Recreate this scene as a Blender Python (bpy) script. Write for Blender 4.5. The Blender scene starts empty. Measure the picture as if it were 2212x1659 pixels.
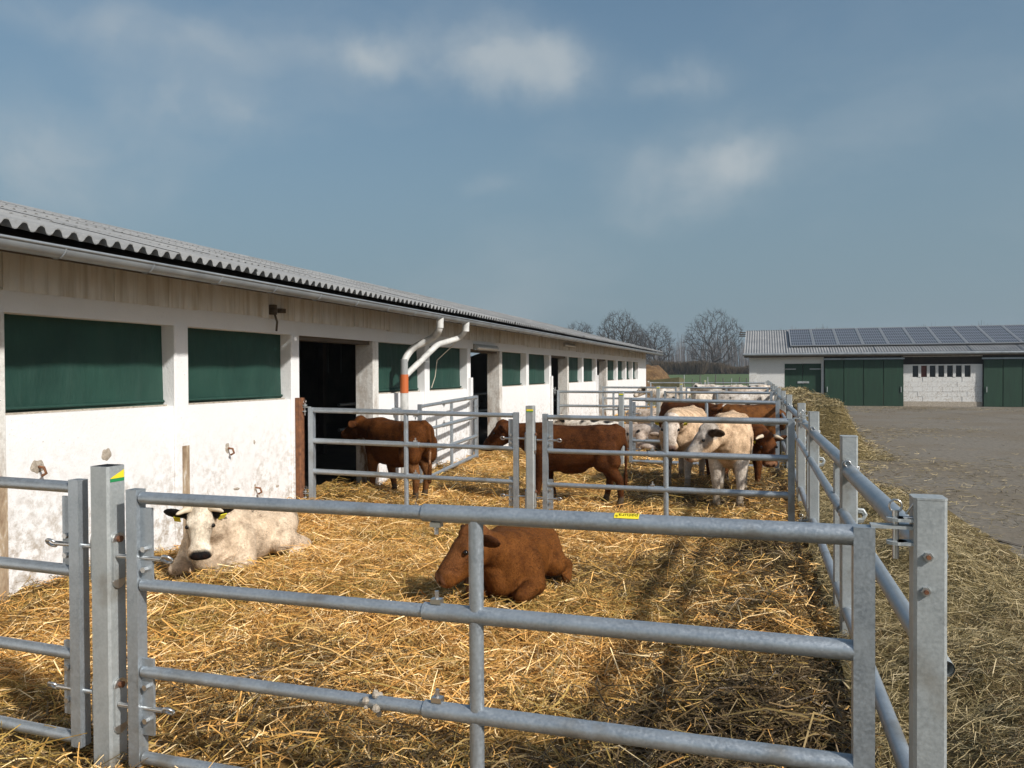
import bpy, math, random
import numpy as np
from mathutils import Vector, Matrix
random.seed(7); np.random.seed(7)
scene = bpy.context.scene
COL = scene.collection
R = math.radians

# ------------------------------------------------------------------ camera
FPX, CX, CY = 1722.0, 1106.0, 829.5          # focal length / centre in 2212 px wide photo pixels
EYE = np.array([0, 0, 1.7])
YAW, PITCH, ROLL = R(17.45), R(-0.78), R(0.28)
FW = np.array([-math.sin(YAW)*math.cos(PITCH), math.cos(YAW)*math.cos(PITCH), math.sin(PITCH)])
RT0 = np.array([math.cos(YAW), math.sin(YAW), 0.0]); UP0 = np.cross(RT0, FW)
RT = RT0*math.cos(ROLL) - UP0*math.sin(ROLL); UP = UP0*math.cos(ROLL) + RT0*math.sin(ROLL)
cam = bpy.data.cameras.new('camera'); camo = bpy.data.objects.new('camera', cam); COL.objects.link(camo)
cam.sensor_width = 36; cam.lens = FPX/2212*36; cam.clip_start = 0.05; cam.clip_end = 6000
camo.matrix_world = Matrix(((RT[0], UP[0], -FW[0], EYE[0]), (RT[1], UP[1], -FW[1], EYE[1]), (RT[2], UP[2], -FW[2], EYE[2]), (0, 0, 0, 1)))
scene.camera = camo

def ray(px, py): return FW + RT*(px-CX)/FPX - UP*(py-CY)/FPX
def onx(px, py, X): d = ray(px, py); return EYE + d*(X/d[0])
def ony(px, py, Y): d = ray(px, py); return EYE + d*(Y/d[1])

# ------------------------------------------------------------------ sun and sky
SUN = np.array([0.72, -0.36, 0.593]); SUN = SUN/np.linalg.norm(SUN)
sl = bpy.data.lights.new('sun', 'SUN'); sl.energy = 4.5; sl.angle = R(2.2); sl.color = (1.0, 0.965, 0.91)
so = bpy.data.objects.new('sun', sl); COL.objects.link(so)
so.rotation_euler = Vector(SUN).to_track_quat('Z', 'Y').to_euler()
world = bpy.data.worlds.new('World'); scene.world = world; world.use_nodes = True
wn, wl = world.node_tree.nodes, world.node_tree.links
wn.clear()
def N(t, **k):
    n = wn.new(t)
    for a, b in k.items(): setattr(n, a, b)
    return n
def VM(op, a, b=None):
    n = N('ShaderNodeVectorMath', operation=op)
    for i, v in enumerate((a, b)):
        if v is None: continue
        if hasattr(v, 'links'): wl.new(v, n.inputs[i])
        else: n.inputs[i].default_value = v
    return n
def MA(op, a, b=None, clamp=False):
    n = N('ShaderNodeMath', operation=op); n.use_clamp = clamp
    for i, v in enumerate((a, b)):
        if v is None: continue
        if hasattr(v, 'links'): wl.new(v, n.inputs[i])
        else: n.inputs[i].default_value = v
    return n.outputs[0]
sky = N('ShaderNodeTexSky', sky_type='NISHITA'); sky.sun_disc = False
sky.sun_elevation = math.asin(SUN[2]); sky.sun_rotation = math.atan2(SUN[0], SUN[1])
sky.air_density = 1.0; sky.dust_density = 2.2; sky.ozone_density = 1.3
tc = N('ShaderNodeTexCoord'); DIR = tc.outputs['Generated']
sep = N('ShaderNodeSeparateXYZ'); wl.new(DIR, sep.inputs[0])
# a grey haze bank lies along the whole horizon
bank = N('ShaderNodeMapRange', interpolation_type='SMOOTHSTEP'); wl.new(sep.outputs[2], bank.inputs[0])
bank.inputs[1].default_value = -0.02; bank.inputs[2].default_value = 0.62; bank.inputs[3].default_value = 1.0; bank.inputs[4].default_value = 0.0
hs = N('ShaderNodeHueSaturation'); hs.inputs['Hue'].default_value = .488; hs.inputs['Saturation'].default_value = 1.1; hs.inputs['Value'].default_value = 1.0; wl.new(sky.outputs[0], hs.inputs['Color'])
mixb = N('ShaderNodeMix', data_type='RGBA'); wl.new(MA('MULTIPLY', bank.outputs[0], 0.9), mixb.inputs[0]); wl.new(hs.outputs[0], mixb.inputs[6])
mixb.inputs[7].default_value = (1.70, 2.52, 3.06, 1)
# clouds: soft cumulus patches plus a thin veil
nz = N('ShaderNodeTexNoise'); nz.inputs['Scale'].default_value = 9; nz.inputs['Detail'].default_value = 8; nz.inputs['Roughness'].default_value = 0.55; wl.new(DIR, nz.inputs[0])
off = VM('MULTIPLY', VM('SUBTRACT', nz.outputs['Color'], (0.5, 0.5, 0.5)).outputs[0], (0.07, 0.07, 0.07))
WD = VM('ADD', DIR, off.outputs[0]).outputs[0]
dens = None
CLOUDS = [(1065, 130, 150, 85, .85), (1210, 140, 85, 50, .5), (775, 112, 95, 42, .6), (1450, 172, 130, 38, .5), (1590, 345, 105, 48, .7), (1440, 380, 170, 95, .4),
          (450, 235, 190, 60, .42), (300, 60, 330, 60, .42), (60, 330, 330, 150, .38), (1050, 400, 65, 28, .3), (1500, 465, 170, 50, .25),
          (-700, 250, 400, 120, .5), (2800, 300, 330, 110, .5)]
for px, py, wx, wy, a in CLOUDS:
    c = ray(px, py); c = c/np.linalg.norm(c)
    e1 = np.cross(c, (0, 0, 1)); e1 /= np.linalg.norm(e1); e2 = np.cross(e1, c)
    d = VM('SUBTRACT', WD, tuple(c)).outputs[0]
    u = VM('DOT_PRODUCT', d, tuple(e1*FPX/wx)).outputs['Value']; v = VM('DOT_PRODUCT', d, tuple(e2*FPX/wy)).outputs['Value']
    r2 = MA('ADD', MA('MULTIPLY', u, u), MA('MULTIPLY', v, v))
    g = MA('MULTIPLY', MA('EXPONENT', MA('MULTIPLY', r2, -1.1)), a)
    front = MA('GREATER_THAN', VM('DOT_PRODUCT', DIR, tuple(c)).outputs['Value'], 0.0)
    g = MA('MULTIPLY', g, front)
    dens = g if dens is None else MA('ADD', dens, g)
nz2 = N('ShaderNodeTexNoise'); nz2.inputs['Scale'].default_value = 2.6; nz2.inputs['Detail'].default_value = 7; nz2.inputs['Roughness'].default_value = 0.5
mp = N('ShaderNodeMapping'); mp.inputs['Scale'].default_value = (1, 1, 2.4); wl.new(WD, mp.inputs[0]); wl.new(mp.outputs[0], nz2.inputs[0])
veil = N('ShaderNodeMapRange', interpolation_type='SMOOTHSTEP'); wl.new(nz2.outputs[0], veil.inputs[0]); veil.inputs[1].default_value = .45; veil.inputs[2].default_value = .8; veil.inputs[3].default_value = 0; veil.inputs[4].default_value = .28
nz3 = N('ShaderNodeTexNoise'); nz3.inputs['Scale'].default_value = 16; nz3.inputs['Detail'].default_value = 5; wl.new(WD, nz3.inputs[0])
br = N('ShaderNodeMapRange'); wl.new(nz3.outputs[0], br.inputs[0]); br.inputs[1].default_value = .3; br.inputs[2].default_value = .62; br.inputs[3].default_value = .55; br.inputs[4].default_value = 1.1
shp = N('ShaderNodeMapRange', interpolation_type='SMOOTHSTEP'); wl.new(MA('MULTIPLY', dens, br.outputs[0]), shp.inputs[0]); shp.inputs[1].default_value = .03; shp.inputs[2].default_value = .95; shp.inputs[3].default_value = 0; shp.inputs[4].default_value = .72
tot = MA('ADD', shp.outputs[0], veil.outputs[0], True)
mixc = N('ShaderNodeMix', data_type='RGBA'); wl.new(tot, mixc.inputs[0]); wl.new(mixb.outputs[2], mixc.inputs[6]); mixc.inputs[7].default_value = (4.3, 4.75, 5.0, 1)
bg = N('ShaderNodeBackground'); bg.inputs[1].default_value = 0.11; wl.new(mixc.outputs[2], bg.inputs[0])
wo = N('ShaderNodeOutputWorld'); wl.new(bg.outputs[0], wo.inputs[0])
cy_ = scene.cycles; cy_.max_bounces = 6; cy_.diffuse_bounces = 3; cy_.glossy_bounces = 3; cy_.transparent_max_bounces = 6; cy_.volume_bounces = 0
vs = scene.view_settings; vs.view_transform = 'Standard'; vs.look = 'None'; vs.gamma = 1; vs.use_curve_mapping = False; vs.exposure = 0.0

# ------------------------------------------------------------------ materials
def mat(name, base=(0.5, 0.5, 0.5), rough=.8, metal=0.0):
    m = bpy.data.materials.new(name); m.use_nodes = True
    b = m.node_tree.nodes['Principled BSDF']
    b.inputs['Base Color'].default_value = (*base, 1); b.inputs['Roughness'].default_value = rough; b.inputs['Metallic'].default_value = metal
    return m, m.node_tree.nodes, m.node_tree.links, b
def noise(n, l, scale, detail=4, rough=.55, coord='Object', vec=None, stretch=None):
    t = n.new('ShaderNodeTexCoord'); o = vec or t.outputs[coord]
    if stretch:
        mp = n.new('ShaderNodeMapping'); mp.inputs['Scale'].default_value = stretch; l.new(o, mp.inputs[0]); o = mp.outputs[0]
    x = n.new('ShaderNodeTexNoise'); x.inputs['Scale'].default_value = scale; x.inputs['Detail'].default_value = detail; x.inputs['Roughness'].default_value = rough
    l.new(o, x.inputs[0]); return x.outputs[0]
def ramp(n, l, fac, stops):
    r = n.new('ShaderNodeValToRGB'); e = r.color_ramp.elements
    while len(e) < len(stops): e.new(.5)
    for el, (p, c) in zip(e, stops): el.position = p; el.color = (*c, 1) if len(c) == 3 else c
    l.new(fac, r.inputs[0]); return r.outputs[0]
def mixrgb(n, l, f, a, b, mode='MIX'):
    x = n.new('ShaderNodeMix'); x.data_type = 'RGBA'; x.blend_type = mode
    for i, v in ((0, f), (6, a), (7, b)):
        if hasattr(v, 'links'): l.new(v, x.inputs[i])
        elif i == 0: x.inputs[0].default_value = v
        else: x.inputs[i].default_value = (*v, 1)
    return x.outputs[2]
def bump(n, l, b, h, strength=.3, dist=.02):
    x = n.new('ShaderNodeBump'); x.inputs['Strength'].default_value = strength; x.inputs['Distance'].default_value = dist
    l.new(h, x.inputs['Height']); l.new(x.outputs[0], b.inputs['Normal'])
def mult(n, l, a, b):
    x = n.new('ShaderNodeMath'); x.operation = 'MULTIPLY'; x.use_clamp = True
    for i, v in enumerate((a, b)):
        if hasattr(v, 'links'): l.new(v, x.inputs[i])
        else: x.inputs[i].default_value = v
    return x.outputs[0]
def mrange(n, l, f, a, b, c=0., d=1.):
    x = n.new('ShaderNodeMapRange'); l.new(f, x.inputs[0])
    for i, v in enumerate((a, b, c, d)): x.inputs[i+1].default_value = v
    return x.outputs[0]
def zcoord(n, l):
    g = n.new('ShaderNodeNewGeometry'); s = n.new('ShaderNodeSeparateXYZ'); l.new(g.outputs['Position'], s.inputs[0]); return s.outputs[2], g.outputs['Position']

M = {}
# galvanised steel: spangled, dull
def galv(name, lo, hi, rough, metal=.55):
    m, n, l, b = mat(name, rough=rough, metal=metal)
    _, P = zcoord(n, l)
    a = noise(n, l, 9, 5, .6, vec=P); c = noise(n, l, 90, 3, .6, vec=P); d = noise(n, l, 2.5, 4, .6, vec=P)
    col = ramp(n, l, a, [(.25, lo), (.75, hi)])
    col = mixrgb(n, l, mrange(n, l, c, .35, .7, 0, .45), col, tuple(min(1, v*1.25) for v in hi))
    dirt = mrange(n, l, d, .57, .68, 0, .6)
    col = mixrgb(n, l, dirt, col, (.20, .17, .12))
    l.new(col, b.inputs['Base Color'])
    l.new(mrange(n, l, c, .3, .7, rough-.1, rough+.15), b.inputs['Roughness'])
    bump(n, l, b, c, .15, .003)
    return m
M['galv'] = galv('galvanised_steel', (.25, .285, .315), (.40, .44, .47), .40, .6)
M['galvpost'] = galv('galvanised_steel_post', (.29, .315, .32), (.41, .435, .43), .5, .35)
m, n, l, b = mat('zinc_bolt', (.55, .55, .54), .3, .9); M['zinc'] = m
m, n, l, b = mat('rusty_steel', (.16, .06, .025), .8); x = noise(n, l, 20); l.new(ramp(n, l, x, [(.3, (.10, .04, .02)), (.7, (.24, .10, .04))]), b.inputs['Base Color']); M['rust'] = m
# white limewash over concrete, splashed with dung low down
def white(name, lo_z=.55, spread=.7, amount=.95, base=(.80, .80, .795)):
    m, n, l, b = mat(name, rough=.9)
    z, P = zcoord(n, l)
    a = noise(n, l, 2.2, 6, .65, vec=P); c = noise(n, l, 14, 6, .7, vec=P); f = noise(n, l, 45, 4, .7, vec=P)
    col = ramp(n, l, a, [(.3, tuple(v*.93 for v in base)), (.7, base)])
    low = mrange(n, l, z, lo_z+spread, lo_z-.35, 0, 1)
    splash = mult(n, l, mrange(n, l, c, .44, .64, 0, 1), mult(n, l, mrange(n, l, a, .34, .56, 0, 1), low))
    col = mixrgb(n, l, mult(n, l, splash, amount), col, (.31, .25, .18))
    speck = mult(n, l, mrange(n, l, f, .63, .70, 0, 1), mult(n, l, mrange(n, l, a, .40, .62, 0, 1), .6))
    col = mixrgb(n, l, speck, col, (.30, .27, .22))
    l.new(col, b.inputs['Base Color'])
    h = n.new('ShaderNodeMath'); h.operation = 'ADD'; l.new(c, h.inputs[0]); l.new(f, h.inputs[1])
    bump(n, l, b, h.outputs[0], .35, .012)
    return m
M['white'] = white('limewashed_concrete')
M['white_clean'] = white('painted_lintel', -2, .3, 0)
# rubbed door jamb
m, n, l, b = mat('rubbed_jamb', rough=.85)
z, P = zcoord(n, l); a = noise(n, l, 5, 5, .65, vec=P, stretch=(1.5, 1.5, .5)); c = noise(n, l, 28, 5, .7, vec=P)
col = ramp(n, l, c, [(.3, (.55, .54, .50)), (.65, (.74, .73, .69))])
col = mixrgb(n, l, mult(n, l, mrange(n, l, a, .46, .66), mrange(n, l, z, 1.9, .5, .25, 1.)), col, (.20, .115, .055))
col = mixrgb(n, l, mrange(n, l, c, .66, .72), col, (.05, .04, .03))
l.new(col, b.inputs['Base Color']); bump(n, l, b, c, .4, .01); M['jamb'] = m
# dirty cream corrugated sheet; brown upright streaks stand in for the ribs' shading
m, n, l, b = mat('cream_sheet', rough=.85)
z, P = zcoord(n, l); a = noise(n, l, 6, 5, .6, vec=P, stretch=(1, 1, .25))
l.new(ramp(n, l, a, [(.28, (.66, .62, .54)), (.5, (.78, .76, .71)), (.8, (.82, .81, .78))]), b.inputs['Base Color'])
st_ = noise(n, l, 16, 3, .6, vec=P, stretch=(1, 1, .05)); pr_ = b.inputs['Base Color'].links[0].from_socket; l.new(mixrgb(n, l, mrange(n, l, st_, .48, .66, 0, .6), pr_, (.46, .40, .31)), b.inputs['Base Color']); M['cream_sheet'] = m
# fibre cement roof
m, n, l, b = mat('fibre_cement', rough=.8)
_, P = zcoord(n, l); a = noise(n, l, 1.2, 6, .65, vec=P); c = noise(n, l, 22, 5, .7, vec=P)
col = ramp(n, l, a, [(.3, (.20, .205, .205)), (.7, (.31, .31, .30))]); col = mixrgb(n, l, mrange(n, l, c, .55, .72, 0, .6), col, (.42, .41, .38))
col = mixrgb(n, l, mrange(n, l, c, .40, .28, 0, .6), col, (.16, .15, .12))
l.new(col, b.inputs['Base Color']); bump(n, l, b, c, .2, .006); M['roof'] = m
m, n, l, b = mat('gutter_zinc', rough=.5, metal=.25); _, P = zcoord(n, l); a = noise(n, l, 4, 5, vec=P)
l.new(ramp(n, l, a, [(.3, (.20, .22, .235)), (.7, (.30, .325, .34))]), b.inputs['Base Color']); M['gutter'] = m
m, n, l, b = mat('white_pvc', rough=.5); _, P = zcoord(n, l); a = noise(n, l, 7, 5, vec=P)
l.new(ramp(n, l, a, [(.3, (.42, .42, .40)), (.6, (.66, .66, .63))]), b.inputs['Base Color']); M['pipe'] = m
m, n, l, b = mat('grey_pvc', (.30, .31, .31), .5); M['pipegrey'] = m
m, n, l, b = mat('orange_pvc', (.52, .13, .035), .45); M['orange'] = m
m, n, l, b = mat('dark_timber', rough=.9); a = noise(n, l, 8, 5, .6, stretch=(1, .2, 4)); l.new(ramp(n, l, a, [(.3, (.05, .04, .03)), (.7, (.14, .11, .08))]), b.inputs['Base Color']); M['timber'] = m
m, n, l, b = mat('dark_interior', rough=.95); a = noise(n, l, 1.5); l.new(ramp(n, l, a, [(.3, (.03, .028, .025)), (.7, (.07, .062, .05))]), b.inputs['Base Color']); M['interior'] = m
# green wind-break netting: thin woven cloth, lets a little light through
m, n, l, b = mat('green_netting', (.012, .075, .052), .75)
_, P = zcoord(n, l); a = noise(n, l, 1.5, 5, .6, vec=P); w = noise(n, l, 5, 4, .6, vec=P, stretch=(1, 1, .3)); f = noise(n, l, 260, 2, .5, vec=P)
col = ramp(n, l, a, [(.3, (.005, .036, .026)), (.7, (.014, .062, .044))]); col = mixrgb(n, l, mrange(n, l, w, .5, .75, 0, .5), col, (.026, .068, .052))
l.new(col, b.inputs['Base Color'])
tr = n.new('ShaderNodeBsdfTransparent'); ms = n.new('ShaderNodeMixShader'); ms.inputs[0].default_value = .06
out = n['Material Output']; l.new(b.outputs[0], ms.inputs[1]); l.new(tr.outputs[0], ms.inputs[2]); l.new(ms.outputs[0], out.inputs[0]); bump(n, l, b, w, .5, .05); M['net'] = m
m, n, l, b = mat('glass_diffuser', (.55, .56, .55), .3); M['lens'] = m
m, n, l, b = mat('lamp_housing', (.36, .36, .34), .6); M['lamp'] = m
m, n, l, b = mat('rope', (.45, .40, .32), .9); M['rope'] = m
m, n, l, b = mat('mortar', rough=.95); a = noise(n, l, 30, 5, .7); l.new(ramp(n, l, a, [(.3, (.24, .20, .15)), (.7, (.52, .46, .38))]), b.inputs['Base Color']); bump(n, l, b, a, .8, .02); M['mortar'] = m
m, n, l, b = mat('yellow_print', (.85, .68, .03), .5); M['yellow'] = m
m, n, l, b = mat('green_print', (.02, .24, .08), .5); M['greenp'] = m
m, n, l, b = mat('black_print', (.01, .01, .01), .5); M['black'] = m
# vertex coloured stuff
def vcol(name, rough=.9, spec=.15, noisescale=0, tl=0):
    m, n, l, b = mat(name, rough=rough); b.inputs['Specular IOR Level'].default_value = spec
    a = n.new('ShaderNodeAttribute'); a.attribute_name = 'tint'; col = a.outputs['Color']
    if noisescale:
        x = noise(n, l, noisescale, 6, .7); col = mixrgb(n, l, 1.0, col, ramp(n, l, x, [(.3, (.45, .45, .45)), (.7, (1.3, 1.3, 1.3))]), 'MULTIPLY'); bump(n, l, b, x, .8, .03)
    l.new(col, b.inputs['Base Color']); return m
M['straw'] = vcol('straw_stalk', .55, .4)
M['strawbed'] = vcol('straw_bed', .9, .1, 26)
# cattle coat
m, n, l, b = mat('cattle_coat', rough=.72); b.inputs['Specular IOR Level'].default_value = .12
at = n.new('ShaderNodeAttribute'); at.attribute_name = 'tint'
a = noise(n, l, 7, 6, .65); c = noise(n, l, 70, 5, .75, stretch=(.35, 1, .6)); d = noise(n, l, 2.3, 3, .5)
col = mixrgb(n, l, 1.0, at.outputs['Color'], ramp(n, l, a, [(.36, (.50, .47, .45)), (.5, (1, 1, 1)), (.65, (1.35, 1.42, 1.5))]), 'MULTIPLY')
col = mixrgb(n, l, 1.0, col, ramp(n, l, c, [(.25, (.66, .65, .64)), (.75, (1.22, 1.22, 1.22))]), 'MULTIPLY')
l.new(col, b.inputs['Base Color']); bump(n, l, b, c, .6, .02); M['coat'] = m
M['hair'] = vcol('short_hair', .75, .08)
m, n, l, b = mat('eye_wet', (.008, .006, .005), .1); M['eye'] = m
m, n, l, b = mat('horn', (.62, .52, .38), .5); M['horn'] = m
m, n, l, b = mat('ear_tag', (.80, .72, .04), .5); M['tag'] = m
# yard concrete
m, n, l, b = mat('yard_concrete', rough=.95)
_, P = zcoord(n, l); a = noise(n, l, .35, 7, .62, vec=P); c = noise(n, l, 11, 6, .7, vec=P); d = noise(n, l, 1.3, 6, .7, vec=P, stretch=(.6, 1.4, 1)); f = noise(n, l, 45, 4, .7, vec=P)
col = ramp(n, l, c, [(.3, (.108, .093, .071)), (.6, (.185, .161, .125)), (.8, (.25, .22, .173))])
col = mixrgb(n, l, mrange(n, l, a, .42, .64, 0, .8), col, (.135, .104, .064))
col = mixrgb(n, l, mult(n, l, mrange(n, l, d, .60, .74), mrange(n, l, f, .35, .6)), col, (.25, .18, .095))
col = mixrgb(n, l, mrange(n, l, f, .63, .70, 0, .7), col, (.07, .06, .05))
l.new(col, b.inputs['Base Color']); bump(n, l, b, c, .4, .02); M['yard'] = m
m, n, l, b = mat('field_grass', rough=.95); _, P = zcoord(n, l); a = noise(n, l, .08, 6, .6, vec=P); c = noise(n, l, 2.5, 5, .7, vec=P)
sy = n.new('ShaderNodeSeparateXYZ'); l.new(P, sy.inputs[0])
col = ramp(n, l, a, [(.3, (.045, .085, .022)), (.7, (.075, .13, .035))]); col = mixrgb(n, l, mrange(n, l, c, .4, .7, 0, .5), col, (.10, .11, .04))
rough_strip = mrange(n, l, sy.outputs[1], 95, 70, 0, 1); col = mixrgb(n, l, mult(n, l, rough_strip, .75), col, (.16, .125, .06))
l.new(col, b.inputs['Base Color']); bump(n, l, b, c, .6, .2); M['field'] = m
m, n, l, b = mat('bark', rough=.95); a = noise(n, l, 1.2); l.new(ramp(n, l, a, [(.3, (.03, .026, .022)), (.7, (.065, .054, .045))]), b.inputs['Base Color']); M['bark'] = m
m, n, l, b = mat('hazed_bark', (.13, .115, .11), .95); M['hazedbark'] = m  # bark grey, paled to put distance haze into the colour
m, n, l, b = mat('hedge_twig', rough=.95); a = noise(n, l, .5); l.new(ramp(n, l, a, [(.3, (.055, .042, .026)), (.7, (.12, .085, .05))]), b.inputs['Base Color']); M['hedge'] = m
# shed
M['shedwhite'] = white('shed_whitewash', .9, 1.5, .75, (.72, .715, .69))
m, n, l, b = mat('green_paint', rough=.65); _, P = zcoord(n, l); a = noise(n, l, 2, 5, .6, vec=P, stretch=(3, 3, .4))
l.new(ramp(n, l, a, [(.3, (.005, .028, .014)), (.7, (.010, .048, .024))]), b.inputs['Base Color']); M['greendoor'] = m
m, n, l, b = mat('shed_roof', rough=.7); _, P = zcoord(n, l); a = noise(n, l, 1.5, 5, .6, vec=P); l.new(ramp(n, l, a, [(.3, (.20, .205, .205)), (.7, (.29, .29, .285))]), b.inputs['Base Color']); M['shedroof'] = m
m, n, l, b = mat('panel_frame', (.34, .35, .36), .5, .4); M['frame'] = m
m, n, l, b = mat('solar_cells', rough=.35); b.inputs['Specular IOR Level'].default_value = .3
t = n.new('ShaderNodeTexCoord'); bt = n.new('ShaderNodeTexBrick'); l.new(t.outputs['UV'], bt.inputs[0]); bt.offset = 0; bt.inputs['Scale'].default_value = 1
bt.inputs['Color1'].default_value = (.014, .02, .036, 1); bt.inputs['Color2'].default_value = (.02, .027, .046, 1); bt.inputs['Mortar'].default_value = (.26, .27, .28, 1)
bt.inputs['Mortar Size'].default_value = .012; bt.inputs['Brick Width'].default_value = 1/10.; bt.inputs['Row Height'].default_value = 1/6.
l.new(bt.outputs[0], b.inputs['Base Color']); M['cells'] = m
m, n, l, b = mat('window_glass', (.02, .022, .026), .08); M['glass'] = m
m, n, l, b = mat('red_door', (.11, .025, .015), .6); M['red'] = m
m, n, l, b = mat('muck', rough=.95); a = noise(n, l, 2.5, 7, .7); l.new(ramp(n, l, a, [(.3, (.07, .036, .015)), (.55, (.16, .09, .035)), (.75, (.28, .18, .075))]), b.inputs['Base Color']); bump(n, l, b, a, 1, .25); M['muck'] = m
m, n, l, b = mat('bank_grass', rough=.95); a = noise(n, l, 2.5, 7, .7); l.new(ramp(n, l, a, [(.3, (.07, .065, .025)), (.7, (.16, .14, .065))]), b.inputs['Base Color']); M['bank'] = m

# ------------------------------------------------------------------ mesh helpers
class MB:
    def __init__(s): s.v = []; s.f = []
    def add(s, vs, fs):
        o = len(s.v); s.v += [tuple(map(float, p)) for p in vs]; s.f += [tuple(i+o for i in f) for f in fs]; return s
    def box(s, x0, x1, y0, y1, z0, z1, bev=0):
        if bev:
            b = bev; vs = []; 
            for z, i in ((z0, 0), (z1, 0)):
                vs += [(x0+b, y0, z), (x1-b, y0, z), (x1, y0+b, z), (x1, y1-b, z), (x1-b, y1, z), (x0+b, y1, z), (x0, y1-b, z), (x0, y0+b, z)]
            fs = [tuple(range(7, -1, -1)), tuple(range(8, 16))] + [(i, (i+1) % 8, 8+(i+1) % 8, 8+i) for i in range(8)]
            return s.add(vs, fs)
        vs = [(x0, y0, z0), (x1, y0, z0), (x1, y1, z0), (x0, y1, z0), (x0, y0, z1), (x1, y0, z1), (x1, y1, z1), (x0, y1, z1)]
        return s.add(vs, [(3, 2, 1, 0), (4, 5, 6, 7), (0, 1, 5, 4), (1, 2, 6, 5), (2, 3, 7, 6), (3, 0, 4, 7)])
    def obox(s, c, ax, ay, az):      # oriented box: half-axis vectors
        c, ax, ay, az = map(np.array, (c, ax, ay, az))
        vs = [c+i*ax+j*ay+k*az for k in (-1, 1) for i, j in ((-1, -1), (1, -1), (1, 1), (-1, 1))]
        return s.add(vs, [(3, 2, 1, 0), (4, 5, 6, 7), (0, 1, 5, 4), (1, 2, 6, 5), (2, 3, 7, 6), (3, 0, 4, 7)])
    def tube(s, pts, r, n=12, caps=True):
        pts = [np.array(p, float) for p in pts]; rs = r if hasattr(r, '__len__') else [r]*len(pts)
        vs = []; prev = None
        for i, p in enumerate(pts):
            t = (pts[min(i+1, len(pts)-1)] - pts[max(i-1, 0)]); t /= np.linalg.norm(t)+1e-9
            if prev is None:
                a = np.cross(t, (0, 0, 1) if abs(t[2]) < .9 else (1, 0, 0))
            else: a = prev - t*(prev@t)
            a /= np.linalg.norm(a)+1e-9; prev = a; b = np.cross(t, a)
            vs += [p + rs[i]*(a*math.cos(q) + b*math.sin(q)) for q in (2*math.pi*k/n for k in range(n))]
        fs = [(i*n+k, i*n+(k+1) % n, (i+1)*n+(k+1) % n, (i+1)*n+k) for i in range(len(pts)-1) for k in range(n)]
        if caps: fs += [tuple(range(n-1, -1, -1)), tuple(range((len(pts)-1)*n, len(pts)*n))]
        return s.add(vs, fs)
    def ball(s, c, r, n=10, m=6, mtx=None):
        vs = []
        for j in range(m+1):
            th = math.pi*j/m
            for k in range(n): vs.append(np.array([math.sin(th)*math.cos(2*math.pi*k/n), math.sin(th)*math.sin(2*math.pi*k/n), math.cos(th)]))
        rr = np.array(r if hasattr(r, '__len__') else (r, r, r)); vs = [v*rr for v in vs]
        if mtx is not None: vs = [mtx@v for v in vs]
        return s.add([np.array(c)+v for v in vs], [(j*n+k, (j+1)*n+k, (j+1)*n+(k+1) % n, j*n+(k+1) % n) for j in range(m) for k in range(n)])
def wloc(o):
    p = np.zeros(3)
    while o is not None: p += np.array(o.location); o = o.parent
    return p
def link_mesh(name, me, m, parent=None, smooth=False):
    o = bpy.data.objects.new(name, me); COL.objects.link(o)
    if m is not None and not me.materials: me.materials.append(m)
    if parent is not None: o.parent = parent
    if smooth: me.polygons.foreach_set('use_smooth', [True]*len(me.polygons))
    return o
def obj(name, mb, m, parent=None, smooth=False, angle=None):
    """mesh in world coordinates, stored relative to the (unrotated) parent"""
    off = wloc(parent) if parent is not None else np.zeros(3)
    me = bpy.data.meshes.new(name); me.from_pydata([(x-off[0], y-off[1], z-off[2]) for x, y, z in mb.v], [], mb.f); me.update()
    o = link_mesh(name, me, m, parent, smooth or angle is not None)
    if smooth or angle is not None: me.set_sharp_from_angle(angle=R(angle or 80))
    return o
def empty(name, loc, label, cat, group=None):
    o = bpy.data.objects.new(name, None); COL.objects.link(o); o.location = loc; o.empty_display_size = .2
    return tag(o, label, cat, group)
def tag(o, label, cat, group=None):
    o['label'] = label; o['category'] = cat
    if group: o['group'] = group
    return o
def structure(o): o['kind'] = 'structure'; return o
def stuff(o): o['kind'] = 'stuff'; return o
def vnoise(x, y, seed=0):
    x = np.asarray(x, float); y = np.asarray(y, float); xi = np.floor(x).astype(int); yi = np.floor(y).astype(int); fx = x-xi; fy = y-yi
    fx = fx*fx*(3-2*fx); fy = fy*fy*(3-2*fy)
    def h(a, b):
        q = (a*374761393 + b*668265263 + seed*1442695041) & 0x7fffffff; q = ((q ^ (q >> 13))*1274126177) & 0x7fffffff
        return ((q ^ (q >> 16)) & 0xffff)/65535.
    return (h(xi, yi)*(1-fx)+h(xi+1, yi)*fx)*(1-fy) + (h(xi, yi+1)*(1-fx)+h(xi+1, yi+1)*fx)*fy
def fbm(x, y, seed=0, o=4): 
    return sum(vnoise(np.asarray(x)*2**i, np.asarray(y)*2**i, seed+i)*.5**(i+1) for i in range(o))/(1-.5**o)
def sstep(a, b, x): t = np.clip((np.asarray(x, float)-a)/(b-a), 0, 1); return t*t*(3-2*t)

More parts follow.
